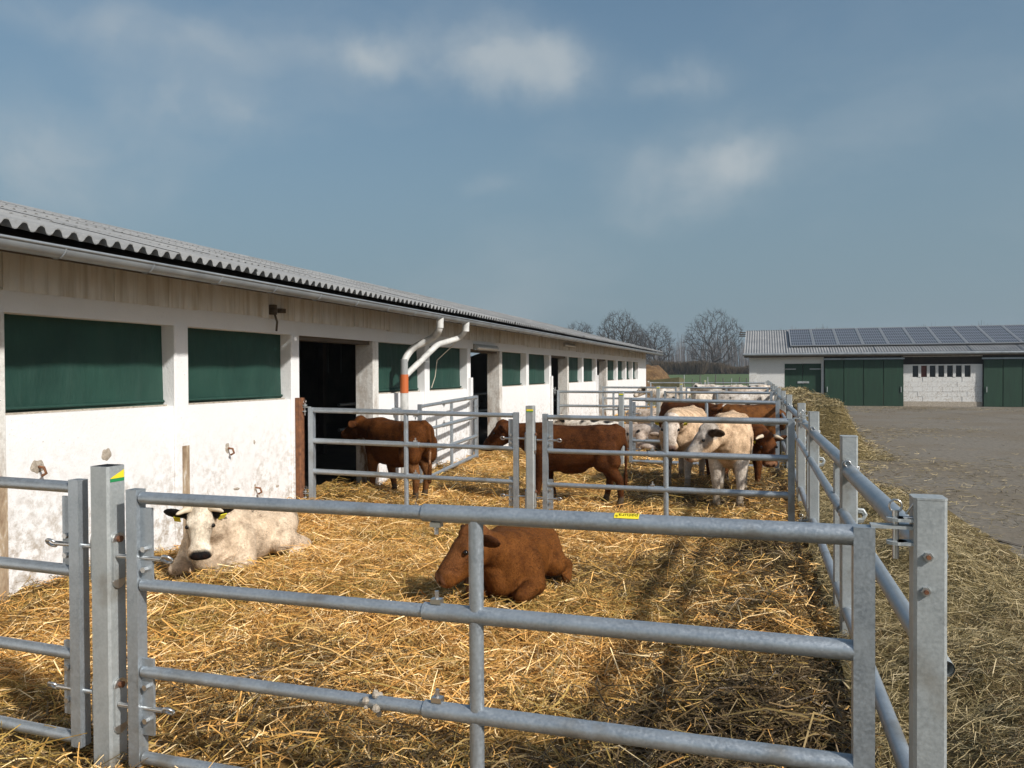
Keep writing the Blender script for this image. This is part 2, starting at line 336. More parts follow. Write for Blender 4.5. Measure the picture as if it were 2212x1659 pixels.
# ------------------------------------------------------------------ layout constants
WX = -5.3                                    # barn wall face
COLY = [2.35, 4.37, 6.31, 8.25, 10.31, 12.15, 14.11, 16.03, 18.05, 20.15, 22.15, 24.10, 26.2, 28.1, 30.2, 32.25, 33.93, 35.68]
DOORS = {0, 3, 6, 9, 12}                     # bay index (between COLY[i] and COLY[i+1])
BEND = 38.1
ROWY = [2.72, 8.3, 14.12, 20.2, 26.3, 38.2]
def fx(Y): return .49 - .0075*(Y-2.7)        # line of the feed fence
def hstraw(x, y):
    x = np.asarray(x, float); y = np.asarray(y, float)
    h = .11*(fbm(x*.9, y*.9, 3)-.5) + .15*(fbm(x*2.6, y*2.6, 9)-.5) + .09*(fbm(x*7, y*7, 21, 3)-.5)
    h = h + .10*sstep(-4.2, -5.1, x)*sstep(7.0, 8.2, y)*sstep(10.5, 9.6, y)
    h = h + .17*np.exp(-(((x+3.45)/.55)**2 + ((y-5.7)/.8)**2)) + .10*np.exp(-(((x+3.9)/.35)**2+((y-5.0)/.4)**2)) + .05*sstep(-4.6, -5.3, x)
    h = h + .15*np.exp(-(((x-.12)/.28)**2))*(.3+fbm(x*1.5, y*1.1, 33))*sstep(2.2, 3, y)*sstep(14, 9, y)
    return h + .02
def hhay(x, y):
    x = np.asarray(x, float); y = np.asarray(y, float); xf = .49-.0075*(y-2.7); u = x-xf
    cut = 1-.45*sstep(11.5, 13.5, y)*sstep(16.9, 16.5, y)
    h = (.16*fbm(x*1.6, y*1.6, 51)*sstep(2.0*cut, .8*cut, u) + .08*(fbm(x*6, y*6, 77)-.3)*sstep(2.0*cut, 1.1*cut, u))
    h = h + .20*np.exp(-(((u-.75)/.55)**2))*sstep(5.0, 6.8, y)*sstep(10.5, 8.6, y)*(.5+fbm(x*2, y*2, 5))
    h = h + .16*np.exp(-(((u-.75)/.5)**2))*sstep(1.5, 3.4, y)*sstep(5.6, 4.6, y)
    heap = (sstep(16.6, 17.1, y)*sstep(37, 33, y)) * sstep(.02, .25, u)*sstep(1.75+.2*np.sin(y*1.3), 1.1, u)
    h = h + heap*(.90+.28*(fbm(x*1.5, y*1.5, 15)-.5)+.16*(fbm(x*5, y*5, 25)-.5))
    return h*sstep(3.2, 1.6, u)
def mucky(x, y):                             # 0 clean straw .. 1 black trodden muck
    d = sstep(.50, .64, fbm(x*.75+4, y*.75, 61)) * .42
    d = d + .95*np.exp(-(((x+.05)/.75)**2 + ((y-3.75)/.62)**2)) + .5*np.exp(-(((x-.15)/.25)**2))*sstep(.35, .6, fbm(x*2, y*1.2, 8))
    d = d + .55*np.exp(-(((x-.0)/.6)**2 + ((y-7.3)/.6)**2)) + .45*sstep(9.4, 10.6, y)*sstep(-2.4, -.6, x)*sstep(13.6, 11.5, y)*fbm(x*2, y*2, 4)
    return np.clip(d, 0, 1)
GOLD = np.array([[.68, .385, .115], [.58, .31, .085], [.76, .48, .18], [.44, .225, .055], [.84, .62, .32], [.38, .215, .05]])
DARK = np.array([[.10, .065, .028], [.065, .042, .018], [.16, .105, .045], [.20, .14, .05]])
OLIVE = np.array([[.36, .235, .06], [.28, .19, .05], [.42, .28, .08]])
HAY = np.array([[.34, .26, .12], [.25, .195, .085], [.43, .335, .17], [.19, .155, .065], [.52, .42, .235]])

def put_colors(me, cols):
    a = me.color_attributes.new('tint', 'FLOAT_COLOR', 'POINT')
    c = np.ones((len(cols), 4), np.float32); c[:, :3] = cols; a.data.foreach_set('color', c.ravel())
def np_mesh(name, V, F):
    me = bpy.data.meshes.new(name); me.vertices.add(len(V)); me.vertices.foreach_set('co', np.asarray(V, np.float32).ravel())
    k = F.shape[1]; me.loops.add(F.size); me.loops.foreach_set('vertex_index', F.astype(np.int32).ravel())
    me.polygons.add(len(F)); me.polygons.foreach_set('loop_start', np.arange(0, F.size, k, dtype=np.int32)); me.polygons.foreach_set('loop_total', np.full(len(F), k, np.int32))
    me.update(calc_edges=True); me.validate(); return me
def grid_mesh(name, x0, x1, y0, y1, step, hf, cf=None, m=None, smooth=True):
    xs = np.linspace(x0, x1, max(2, int((x1-x0)/step)+1)); ys = np.linspace(y0, y1, max(2, int((y1-y0)/step)+1))
    X, Y = np.meshgrid(xs, ys); Z = hf(X, Y); V = np.stack([X, Y, Z], -1).reshape(-1, 3)
    a, b_ = len(xs), len(ys); i = (np.arange(b_-1)[:, None]*a + np.arange(a-1)[None]).ravel()
    me = np_mesh(name, V, np.stack([i, i+1, i+1+a, i+a], -1))
    if cf is not None: put_colors(me, cf(V[:, 0], V[:, 1]))
    return link_mesh(name, me, m, None, smooth)
def strands(name, X, Y, Z, L, Wd, tilt, cols, m, bend=.35, normal=None):
    n = len(X); rng = np.random
    az = rng.uniform(0, 2*np.pi, n); el = rng.normal(0, tilt, n)
    D = np.stack([np.cos(az)*np.cos(el), np.sin(az)*np.cos(el), np.sin(el)], -1)
    if normal is not None: D -= normal*(D*normal).sum(1, keepdims=True)*.8
    U = rng.normal(0, 1, (n, 3)); U[:, 2] = np.abs(U[:, 2])+.4; S = np.cross(D, U); S /= np.linalg.norm(S, axis=1, keepdims=True)+1e-9
    B = np.cross(S, D)*rng.normal(0, bend, n)[:, None] + S*rng.normal(0, bend, n)[:, None]
    P = np.stack([X, Y, Z], -1)
    L = L[:, None]; S = S*Wd[:, None]*.5
    p0 = P - D*L*.5; p1 = P + B*L*.25; p2 = P + D*L*.5
    low = (Z-.012)[:, None]*np.array([[0, 0, 1]])
    for p in (p0, p2): p[:, 2] = np.maximum(p[:, 2], Z-.02)
    V = np.stack([p0-S, p0+S, p1-S, p1+S, p2-S*.7, p2+S*.7], 1).reshape(-1, 3)
    i = np.arange(n)*6; F = np.concatenate([np.stack([i, i+1, i+3, i+2], -1), np.stack([i+2, i+3, i+5, i+4], -1)])
    me = np_mesh(name, V, F); put_colors(me, np.repeat(cols, 6, 0)); return link_mesh(name, me, m)
def pick(pal, n): return pal[np.random.randint(0, len(pal), n)]
def straw_cols(x, y):
    n = len(x); mk = mucky(x, y); ol = sstep(.42, .62, fbm(x*1.1+9, y*1.1+2, 71)); far = sstep(8.3, 12, y)
    c = pick(GOLD, n); u = np.random.rand(n)
    c = np.where((u < .08+.42*ol+.12*far)[:, None], pick(OLIVE, n), c)
    c = np.where((np.random.rand(n) < mk*.92)[:, None], pick(DARK, n), c)
    return c*np.random.uniform(.85, 1.3, (n, 1))

# ================================================================== THE SETTING
# field: one sheet to the horizon, rising gently behind the farm
def hfield(x, y):
    r = np.sqrt(x*x+y*y)
    return -.35 + .29*sstep(38, 47, y) + 1.35*sstep(48, 190, y) + .0006*np.clip(r-200, 0, None)*0 + .05*(fbm(x*.05, y*.05, 2)-.5)*sstep(50, 90, y)
xs = np.concatenate([np.linspace(-700, -120, 12), np.linspace(-100, 120, 56), np.linspace(150, 700, 12)])
ys = np.concatenate([np.linspace(-120, -20, 6), np.linspace(-10, 230, 81), np.linspace(260, 800, 14)])
Xg, Yg = np.meshgrid(xs, ys); V = np.stack([Xg, Yg, hfield(Xg, Yg)], -1).reshape(-1, 3); a_ = len(xs)
i_ = (np.arange(len(ys)-1)[:, None]*a_ + np.arange(a_-1)[None]).ravel()
structure(link_mesh('field', np_mesh('field', V, np.stack([i_, i_+1, i_+1+a_, i_+a_], -1)), M['field'], None, True))
# yard paving: concrete slabs cast in long strips
def hyard(x, y): return .012*(fbm(x*.4, y*.4, 12)-.5) - .01
yard = structure(grid_mesh('yard_paving', .43, 45, -12, 46, 1.0, hyard, None, M['yard']))

for (xa_, ya_), (xb_, yb_) in (((6.2, 40.5), (13.5, 13.0)), ((10.5, 44), (19.5, 17)), ((1.9, 9.5), (6.5, 4.0))):
    d = np.array([xb_-xa_, yb_-ya_]); d /= np.linalg.norm(d); nv = np.array([-d[1], d[0]])*.022; mb = MB(); pts_ = []
    for t in np.linspace(0, 1, 40):
        p = np.array([xa_, ya_])*(1-t)+np.array([xb_, yb_])*t+nv/.022*.05*math.sin(t*17+xa_); w = .5+random.random(); pts_ += [(*(p-nv*w), float(hyard(p[0:1], p[1:2])[0])+.012), (*(p+nv*w), float(hyard(p[0:1], p[1:2])[0])+.012)]
    mb.add(pts_, [(2*i, 2*i+1, 2*i+3, 2*i+2) for i in range(39)]); obj('slab_joint', mb, M['timber'], yard)
# straw bed of the pens and barn floor
def bedcol(x, y):
    n = len(x); mk = mucky(x, y)[:, None]; ol = sstep(.42, .62, fbm(x*1.1+9, y*1.1+2, 71))[:, None]
    c = np.array([[.42, .24, .075]])*(1-ol*.5) + np.array([[.26, .175, .055]])*ol*.5
    return c*(1-mk) + np.array([[.045, .03, .014]])*mk
stuff(tag(grid_mesh('straw_bed', -5.85, .46, .5, 38.4, .07, hstraw, bedcol, M['strawbed']), 'deep golden straw bedding trodden over the pen floor', 'straw'))
def scatter(x0, x1, y0, y1, dens): 
    n = int((x1-x0)*(y1-y0)*dens); return np.random.uniform(x0, x1, n), np.random.uniform(y0, y1, n)
allX, allY, allL, allW, allT = [], [], [], [], []
for x0, x1, y0, y1, dn, l0, l1, w0, w1 in [(-5.3, .45, 2.2, 5.0, 3300, .05, .26, .003, .0062), (-5.3, .45, 5.0, 8.3, 2300, .06, .25, .003, .006), (-5.7, .4, 8.3, 14, 1100, .07, .26, .004, .008), (-5.5, .4, 14, 24, 320, .10, .3, .008, .014), (-5.3, .3, 24, 38, 120, .14, .35, .012, .02)]:
    x, y = scatter(x0, x1, y0, y1, dn); n = len(x); allX.append(x); allY.append(y)
    allL.append(l0+(l1-l0)*np.random.rand(n)**1.8); allW.append(np.random.uniform(w0, w1, n))
x = np.concatenate(allX); y = np.concatenate(allY); L_ = np.concatenate(allL); W_ = np.concatenate(allW)
lng = (np.random.rand(len(x)) < .07)*(y < 14); L_ = L_*(1+.9*lng); W_ = W_*(1+.35*lng); chaff = (np.random.rand(len(x)) < .30)*(~(lng > 0)); L_ = np.where(chaff, L_*.4, L_)
z = hstraw(x, y) + np.random.rand(len(x))**2*.05 + .012*lng + .004
tilt = .28*(1+.6*(np.random.rand(len(x)) < .12))
o = strands('loose_straw', x, y, z, L_, W_, tilt, straw_cols(x, y)*(1+.25*lng)[:, None], M['straw'], .5)
stuff(tag(o, 'loose golden straw stalks lying over the bedding', 'straw'))

# hay along the outside of the feed fence
def haycol(x, y):
    q = fbm(x*2, y*2, 41)[:, None]; u = np.asarray(x)-(.49-.0075*(np.asarray(y)-2.7))
    c = np.array([[.17, .125, .055]])*(1-q*.5) + np.array([[.10, .085, .035]])*q*.5
    face = (sstep(16.3, 16.7, y)*sstep(17.4, 17.1, y))[:, None]*.45
    d = (.6*np.exp(-(((u-1.0)/.9)**2+((np.asarray(y)-3.0)/.7)**2)))[:, None]
    return c*(1-d*.7)
def hhay2(x, y): 
    h = hhay(x, y); return np.where(h > .012, h, -.03)
hay = grid_mesh('hay_windrow', .4, 3.6, .4, 38, .06, hhay2, haycol, M['strawbed'])
stuff(tag(hay, 'windrow of dry hay heaped along the outside of the feed fence', 'hay'))
X1, Y1, L1, W1 = [], [], [], []
for x0, x1, y0, y1, dn, l0, l1, w0, w1 in [(.42, 3.2, 1.5, 6, 4200, .04, .2, .0018, .0035), (.42, 3.2, 6, 11, 2600, .05, .22, .0025, .005), (.42, 3.4, 11, 20, 1000, .07, .25, .005, .009), (.4, 3, 20, 37, 420, .12, .35, .009, .016)]:
    x, y = scatter(x0, x1, y0, y1, dn); u = x-(.49-.0075*(y-2.7))
    lim = np.where(y < 16.5, 1.0+.9*fbm(x*.8, y*.8, 88)-.25-.25*sstep(11.5, 13.5, y)+.5*sstep(10.5, 7.5, y), 1.75)
    keep = np.random.rand(len(x)) < np.clip(1-sstep(lim-.2, lim+.55, u)*.985, 0, 1); x, y = x[keep], y[keep]; n = len(x)
    X1.append(x); Y1.append(y); L1.append(l0+(l1-l0)*np.random.rand(n)**1.7); W1.append(np.random.uniform(w0, w1, n))
x = np.concatenate(X1); y = np.concatenate(Y1); n = len(x)
e = .02; nx = -(hhay(x+e, y)-hhay(x-e, y))/(2*e); ny = -(hhay(x, y+e)-hhay(x, y-e))/(2*e); NN = np.stack([nx, ny, np.ones(n)], -1); NN /= np.linalg.norm(NN, axis=1, keepdims=True)
z = np.maximum(hhay(x, y), .0) + np.random.rand(n)**2*.04 + .004
cc = pick(HAY, n)*np.random.uniform(.7, 1.2, (n, 1)); u = x-(.49-.0075*(y-2.7))
dk = (np.random.rand(n) < .85*np.exp(-(((u-.9)/.9)**2+((y-2.9)/.75)**2)) + .35*sstep(.5, .65, fbm(x*1.6, y*1.6, 19)))
cc = np.where(dk[:, None], pick(DARK, n)*1.3, cc)
stuff(tag(strands('loose_hay', x, y, z, np.concatenate(L1), np.concatenate(W1), .35, cc, M['straw'], .6, NN), 'fine dry hay stalks strewn beside the feed fence and onto the yard', 'hay'))
# thin litter blown over the yard
x, y = scatter(1.5, 16, 5, 42, 75); k = np.random.rand(len(x)) < sstep(.45, .66, fbm(x*.35, y*.35, 90))*.9+.04; x, y = x[k], y[k]; n = len(x)
stuff(tag(strands('yard_litter', x, y, np.full(n, .012), np.random.uniform(.05, .18, n), np.random.uniform(.003, .007, n), .08, pick(HAY, n)*.75, M['straw']), 'thin scatter of hay litter blown across the yard paving', 'litter'))

# ================================================================== BARN
barn = empty('cattle_barn', (WX, 20, 0), 'long white cattle barn with green netting windows and corrugated roof', 'barn')
TOPZ, SILLZ, LINT = 2.165, 1.405, 2.345
for i, yc in enumerate(COLY):
    dj = (i in DOORS) or (i-1 in DOORS)
    near = i in DOORS
    w = .085 if dj else .095
    mb = MB().box(WX-.27, WX+.02, yc-w, yc+w, -.25, TOPZ, .012)
    obj('column', mb, M['jamb'] if (i-1 in DOORS) else M['white'], barn)
for i in range(len(COLY)-1):
    a, b_ = COLY[i]+.0855, COLY[i+1]-.0855
    if i in DOORS:
        obj('door_head', MB().box(WX-.25, WX-.04, a, b_, TOPZ-.05, TOPZ+.02), M['timber'], barn); continue
    obj('wall_panel', MB().box(WX-.22, WX-.005, a, b_, -.25, SILLZ), M['white'], barn)
    # netting: a slightly billowed cloth with hem
    ny_, nz_ = 14, 8; vs_ = []; th = random.random()*6
    for q in range(nz_+1):
        for p in range(ny_+1):
            yy = a-.02+(b_-a+.04)*p/ny_; zz = SILLZ+.012+(TOPZ-SILLZ-.01)*q/nz_
            vs_.append((WX-.13+.012*math.sin(3.1*yy+th)+.01*math.sin(7*yy+th*2+zz*3)+.018*math.sin(math.pi*p/ny_)*math.sin(math.pi*q/nz_), yy, zz))
    sc = obj('netting', MB().add(vs_, [(q*(ny_+1)+p, q*(ny_+1)+p+1, (q+1)*(ny_+1)+p+1, (q+1)*(ny_+1)+p) for q in range(nz_) for p in range(ny_)]), M['net'], barn, True)
    obj('hem_bar', MB().tube([(WX-.115, a, SILLZ+.045), (WX-.115, b_, SILLZ+.045)], .014, 8), M['net'], sc, True)
    obj('sill_strip', MB().box(WX-.16, WX-.075, a, b_, SILLZ, SILLZ+.014), M['mortar'], barn)
obj('wall_panel', MB().box(WX-.22, WX+.01, COLY[-1]+.0955, BEND, -.25, TOPZ), M['white'], barn)
obj('wall_panel', MB().box(WX-.22, WX+.01, -6, COLY[0]-.0955, -.25, TOPZ), M['white'], barn)
obj('lintel', MB().box(WX-.25, WX+.012, -6, BEND, TOPZ, LINT), M['white_clean'], barn)
obj('gable_wall', MB().box(-14.3, WX-.26, BEND-.2, BEND-.01, -.25, 2.5).add([(-14.3, BEND-.1, 2.5), (WX, BEND-.1, 2.5), (-9.9, BEND-.1, 3.95)], [(0, 1, 2)]), M['white'], barn)
obj('gable_wall', MB().box(-14.3, WX-.26, -6, -5.8, -.25, 2.5).add([(-14.3, -5.9, 2.5), (WX, -5.9, 2.5), (-9.9, -5.9, 3.95)], [(0, 1, 2)]), M['white'], barn)
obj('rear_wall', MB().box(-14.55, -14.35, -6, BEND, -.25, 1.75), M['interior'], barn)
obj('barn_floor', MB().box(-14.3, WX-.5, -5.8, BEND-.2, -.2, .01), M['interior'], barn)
# rear light strip behind upright boards (seen dimly through the open doors)
for k in range(49):
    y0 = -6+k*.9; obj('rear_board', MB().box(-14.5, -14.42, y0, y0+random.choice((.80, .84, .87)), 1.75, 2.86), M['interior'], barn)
for yc in COLY[3::3]:
    obj('inner_post', MB().box(-9.0, -8.88, yc+.8, yc+.92, 0, 3.6), M['interior'], barn)
    obj('inner_rail', MB().tube([(-7.2, yc-1.5, 1.15), (-7.2, yc+3.2, 1.15)], .03, 8).tube([(-7.2, yc-1.5, .7), (-7.2, yc+3.2, .7)], .03, 8).tube([(-7.2, yc+.6, 0), (-7.2, yc+.6, 1.2)], .03, 8), M['galv'], barn, True)
# ---- roof sheets
EX, EZ, RX, RZ = -4.58, 2.645, -9.9, 3.985
PITCHC, AMP = .13, .026
sl_ = math.hypot(RX-EX, RZ-EZ); ang = math.atan2(RZ-EZ, EX-RX)
nC, slen = 4, sl_/4+.10; sw = PITCHC*8
vs_ = []; nseg = 64
for layer, dz in ((0, 0), (1, -.008)):
    for t in (0, 1):
        for q in range(nseg+1):
            yy = sw*1.03*q/nseg; hgt = AMP*math.tanh(1.6*math.cos(2*math.pi*yy/PITCHC))/math.tanh(1.6)
            vs_.append((-t*slen, yy, hgt+dz))
k1 = nseg+1; fs_ = []
for q in range(nseg):
    fs_ += [(q, q+1, k1+q+1, k1+q), (2*k1+q, 3*k1+q, 3*k1+q+1, 2*k1+q+1), (q, 2*k1+q, 2*k1+q+1, q+1)]
sheet_me = bpy.data.meshes.new('roof_sheet'); sheet_me.from_pydata(vs_, [], fs_); sheet_me.update(); sheet_me.materials.append(M['roof']); sheet_me.polygons.foreach_set('use_smooth', [True]*len(sheet_me.polygons)); sheet_me.set_sharp_from_angle(angle=R(50))
nS = int((BEND+.35+6)/sw)+1
for c in range(nC):
    for k in range(nS):
        o = bpy.data.objects.new('roof_sheet', sheet_me); COL.objects.link(o); o.parent = barn
        d = c*(sl_/nC); wx = EX-d*math.cos(ang); wz = EZ+d*math.sin(ang)+c*.004+.03+.009*c
        o.location = (wx-WX+random.uniform(-.012, .012)*(c == 0), -6+k*sw-20, wz+.003*(k % 2)); o.rotation_euler = (random.uniform(-.002, .002), ang, 0)
# the sheets lie along -X and rise: rotation about Y by +ang lifts the -X end
obj('rear_roof_slope', MB().add([(RX, -6, RZ+.03), (RX, BEND+.35, RZ+.03), (-15.2, BEND+.35, 2.6), (-15.2, -6, 2.6)], [(0, 1, 2, 3)]), M['roof'], barn)
for k in range(int(44.4/1.3)):
    y0 = -6+k*1.3; obj('ridge_cap', MB().tube([(RX-.02, y0, RZ+.02+.004*(k % 2)), (RX-.02, y0+1.34, RZ+.02+.004*(k % 2))], .085, 10), M['roof'], barn, True)
obj('eaves_batten', MB().box(EX-.10, EX-.074, -6, BEND+.3, 2.50, EZ-.042), M['timber'], barn)
obj('soffit_board', MB().obox(((EX-.16+WX)/2, (BEND-6)/2, EZ+.07), ((WX-EX+.16)/2, 0, .11), (0, (BEND+6)/2, 0), (0, 0, .012)), M['timber'], barn)
# ---- fascia: upright corrugated sheets above the lintel
fs2, vs2 = [], []
for t in (0, 1):
    for q in range(65):
        yy = 1.05*q/64; vs2.append((-.05*abs(math.sin(math.pi*yy/.131))**.5+.02, yy, (.0 if t == 0 else .36)))
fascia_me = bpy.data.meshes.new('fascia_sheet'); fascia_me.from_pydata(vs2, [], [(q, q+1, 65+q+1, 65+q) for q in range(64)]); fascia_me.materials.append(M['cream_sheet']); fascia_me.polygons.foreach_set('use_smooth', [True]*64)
for k in range(int((BEND+6)/1.04)):
    o = bpy.data.objects.new('fascia_sheet', fascia_me); COL.objects.link(o); o.parent = barn
    o.location = (.045+.006*(k % 2), -6+k*1.04-20, LINT-.012+random.uniform(-.012, .012)); o.rotation_euler = (random.uniform(-.006, .006), 0, 0)
# ---- gutter
GX, GZ, GR = EX+.01, 2.545, .070
vs_, fs_ = [], []; ysg = np.linspace(-6, BEND+.3, 30)
for yy in ysg:
    for q in range(13):
        a = math.pi+math.pi*q/12; vs_.append((GX+GR*math.cos(a), yy, GZ+GR*math.sin(a)+.02))
fs_ = [(i*13+q, i*13+q+1, (i+1)*13+q+1, (i+1)*13+q) for i in range(len(ysg)-1) for q in range(12)]
gut = obj('gutter', MB().add(vs_, fs_), M['gutter'], barn, True)
obj('gutter_bead', MB().tube([(GX+GR, -6, GZ+.022), (GX+GR, BEND+.3, GZ+.022)], .011, 8), M['gutter'], gut, True)
for k in range(54):
    yy = -5.6+k*.82; pts = [(GX+(GR+.003)*math.cos(math.pi+math.pi*q/8), yy+.02*q/8, GZ+.02+(GR+.003)*math.sin(math.pi+math.pi*q/8)) for q in range(9)]
    obj('gutter_bracket', MB().tube(pts, .006, 5), M['gutter'], gut, True)
# ---- rainwater pipes with orange socket
s1 = onx(950, 690, GX); s2 = onx(1006, 703, GX)
VX = WX+.17; vy = onx(873, 800, VX)[1]
def bend(pts, n=5):                                   # round the corners of a polyline
    pts = [np.array(p, float) for p in pts]; out = [pts[0]]
    for i in range(1, len(pts)-1):
        a = pts[i]+(pts[i-1]-pts[i])/np.linalg.norm(pts[i-1]-pts[i])*min(.09, .45*np.linalg.norm(pts[i-1]-pts[i])); c = pts[i]+(pts[i+1]-pts[i])/np.linalg.norm(pts[i+1]-pts[i])*min(.09, .45*np.linalg.norm(pts[i+1]-pts[i]))
        for k in range(n+1): t = k/n; out.append((1-t)**2*a+2*t*(1-t)*pts[i]+t*t*c)
    return out+[pts[-1]]
def zat(py, px=873): return onx(px, py, VX)[2]
def wp(zx, zy, X): return onx(zx*.4883, (405+zy*.5086)/1.0416, X)
pa = [(GX, s1[1], GZ-.10), (GX-.01, s1[1], GZ-.20), wp(1922, 694, -4.72), wp(1822, 745, -5.06), (VX, vy, zat(778)), (VX, vy, zat(800))]
dp = obj('downpipe', MB().tube(bend(pa), .052, 14), M['pipe'], barn, True)
pb = [(GX, s2[1], GZ-.10), (GX-.01, s2[1], GZ-.17), wp(2030, 700, -4.72), wp(1935, 728, -4.90), (VX+.01, vy+.02, zat(812))]
obj('branch_pipe', MB().tube(bend(pb), .046, 14), M['pipe'], dp, True)
obj('pipe_socket', MB().tube([(VX, vy, zat(776)), (VX, vy, zat(809))], .058, 14), M['pipegrey'], dp, True)
obj('orange_socket', MB().tube([(VX, vy, zat(809)), (VX, vy, zat(849))], .064, 14), M['orange'], dp, True)
obj('lower_pipe', MB().tube([(VX, vy, zat(849)), (VX, vy, -.1)], .062, 14), M['pipe'], dp, True)
for sp in (s1, s2): obj('spout', MB().tube([(GX, sp[1], GZ-.016), (GX, sp[1], GZ-.07), (GX, sp[1], GZ-.09), (GX, sp[1], GZ-.17)], [.060, .060, .056, .056], 14), M['pipe'], dp, True)
for zz in (1.15, .45): obj('pipe_clip', MB().box(WX, VX-.03, vy-.075, vy+.075, zz, zz+.04), M['galv'], dp)
c0 = onx(1014, 700, GX); c1 = onx(944, 778, WX+.05); c2 = onx(932, 838, WX+.03)
obj('cable', MB().tube([c0, (c0*.5+c1*.5)-np.array([0, 0, .05]), c1, c1*.4+c2*.6+np.array([0, .06, 0]), c2], .008, 6), M['rope'], barn, True)
# ---- lamps on the lintel and small fittings
for px0, px1, py in ((1027, 1080, 749), (1218, 1248, 744), (1358, 1384, 758)):
    ya, yb = onx(px0, py, WX+.06)[1], onx(px1, py, WX+.06)[1]; zc = onx(px0, py, WX+.06)[2]; yb = min(yb, ya+1.35)
    lp = obj('wall_lamp', MB().box(WX+.013, WX+.06, ya, yb, zc-.06, zc+.055, .01), M['lamp'], barn)
    obj('lamp_lens', MB().tube([(WX+.062, ya+.05, zc-.01), (WX+.062, yb-.05, zc-.01)], .04, 10), M['lens'], lp, True)
p = onx(590, 668, WX+.07); obj('wall_bracket', MB().box(WX+.03, WX+.10, p[1]-.03, p[1]+.03, p[2]-.06, p[2]+.05).box(WX+.03, WX+.09, p[1]+.14, p[1]+.22, p[2]-.03, p[2]+.02).tube([(WX+.08, p[1], p[2]-.03), (WX+.10, p[1]+.03, p[2]-.14), (WX+.07, p[1]+.06, p[2]-.24)], .012, 6), M['timber'], barn)
m, n, l, b = mat('worn_timber', rough=.9); z_, P_ = zcoord(n, l); a = noise(n, l, 12, 6, .7, vec=P_, stretch=(1, 1, .35))
l.new(ramp(n, l, a, [(.35, (.20, .13, .075)), (.55, (.40, .31, .21)), (.66, (.62, .58, .52))]), b.inputs['Base Color']); bump(n, l, b, a, .5, .01); M['worn'] = m
for yc, z0, z1 in ((6.345, .02, 1.02), (4.40, .0, .95), (12.17, .1, .8)): obj('worn_strip', MB().box(WX+.021, WX+.026, yc-.045, yc+.05, z0, z1), M['worn'], barn)
def patch(px, py, w, h, hook=True):
    q = onx(px, py, WX); mb = MB(); n = 24; ph_ = random.random()*6; vs_ = [(WX+.012, q[1], q[2])]
    for k in range(n):
        a = 2*math.pi*k/n; rr = 1+.16*math.sin(2*a+ph_)+.10*math.sin(5*a+ph_*2)+.06*random.random(); vs_.append((WX-.006, q[1]+.8*w*rr*math.cos(a), q[2]+.8*h*rr*math.sin(a)))
    mb.add(vs_, [(0, 1+k, 1+(k+1) % n) for k in range(n)]); o = obj('mortar_patch', mb, M['mortar'], barn, True)
    if hook: obj('tether_hook', MB().tube([(WX, q[1], q[2]), (WX+.06, q[1], q[2]-.005), (WX+.07, q[1]+.01, q[2]-.05), (WX+.03, q[1]+.01, q[2]-.07)], .011, 6), M['rust'], o, True)
for a in ((82, 1008, .07, .075), (231, 982, .06, .075, False), (492, 968, .05, .06), (550, 955, .022, .028, False), (552, 1053, .022, .06), (512, 1056, .075, .018, False), (600, 1050, .05, .018, False), (4, 1000, .02, .06, False)): patch(*a)
obj('hinge_channel', MB().box(WX+.022, WX+.09, 8.22, 8.33, .18, 1.42, .008), M['rust'], barn)
for yc in (14.11, 20.15, 26.2): obj('hinge_channel', MB().box(WX+.022, WX+.08, yc-.04, yc+.05, .1, 1.62, .008), M['white_clean'], barn)

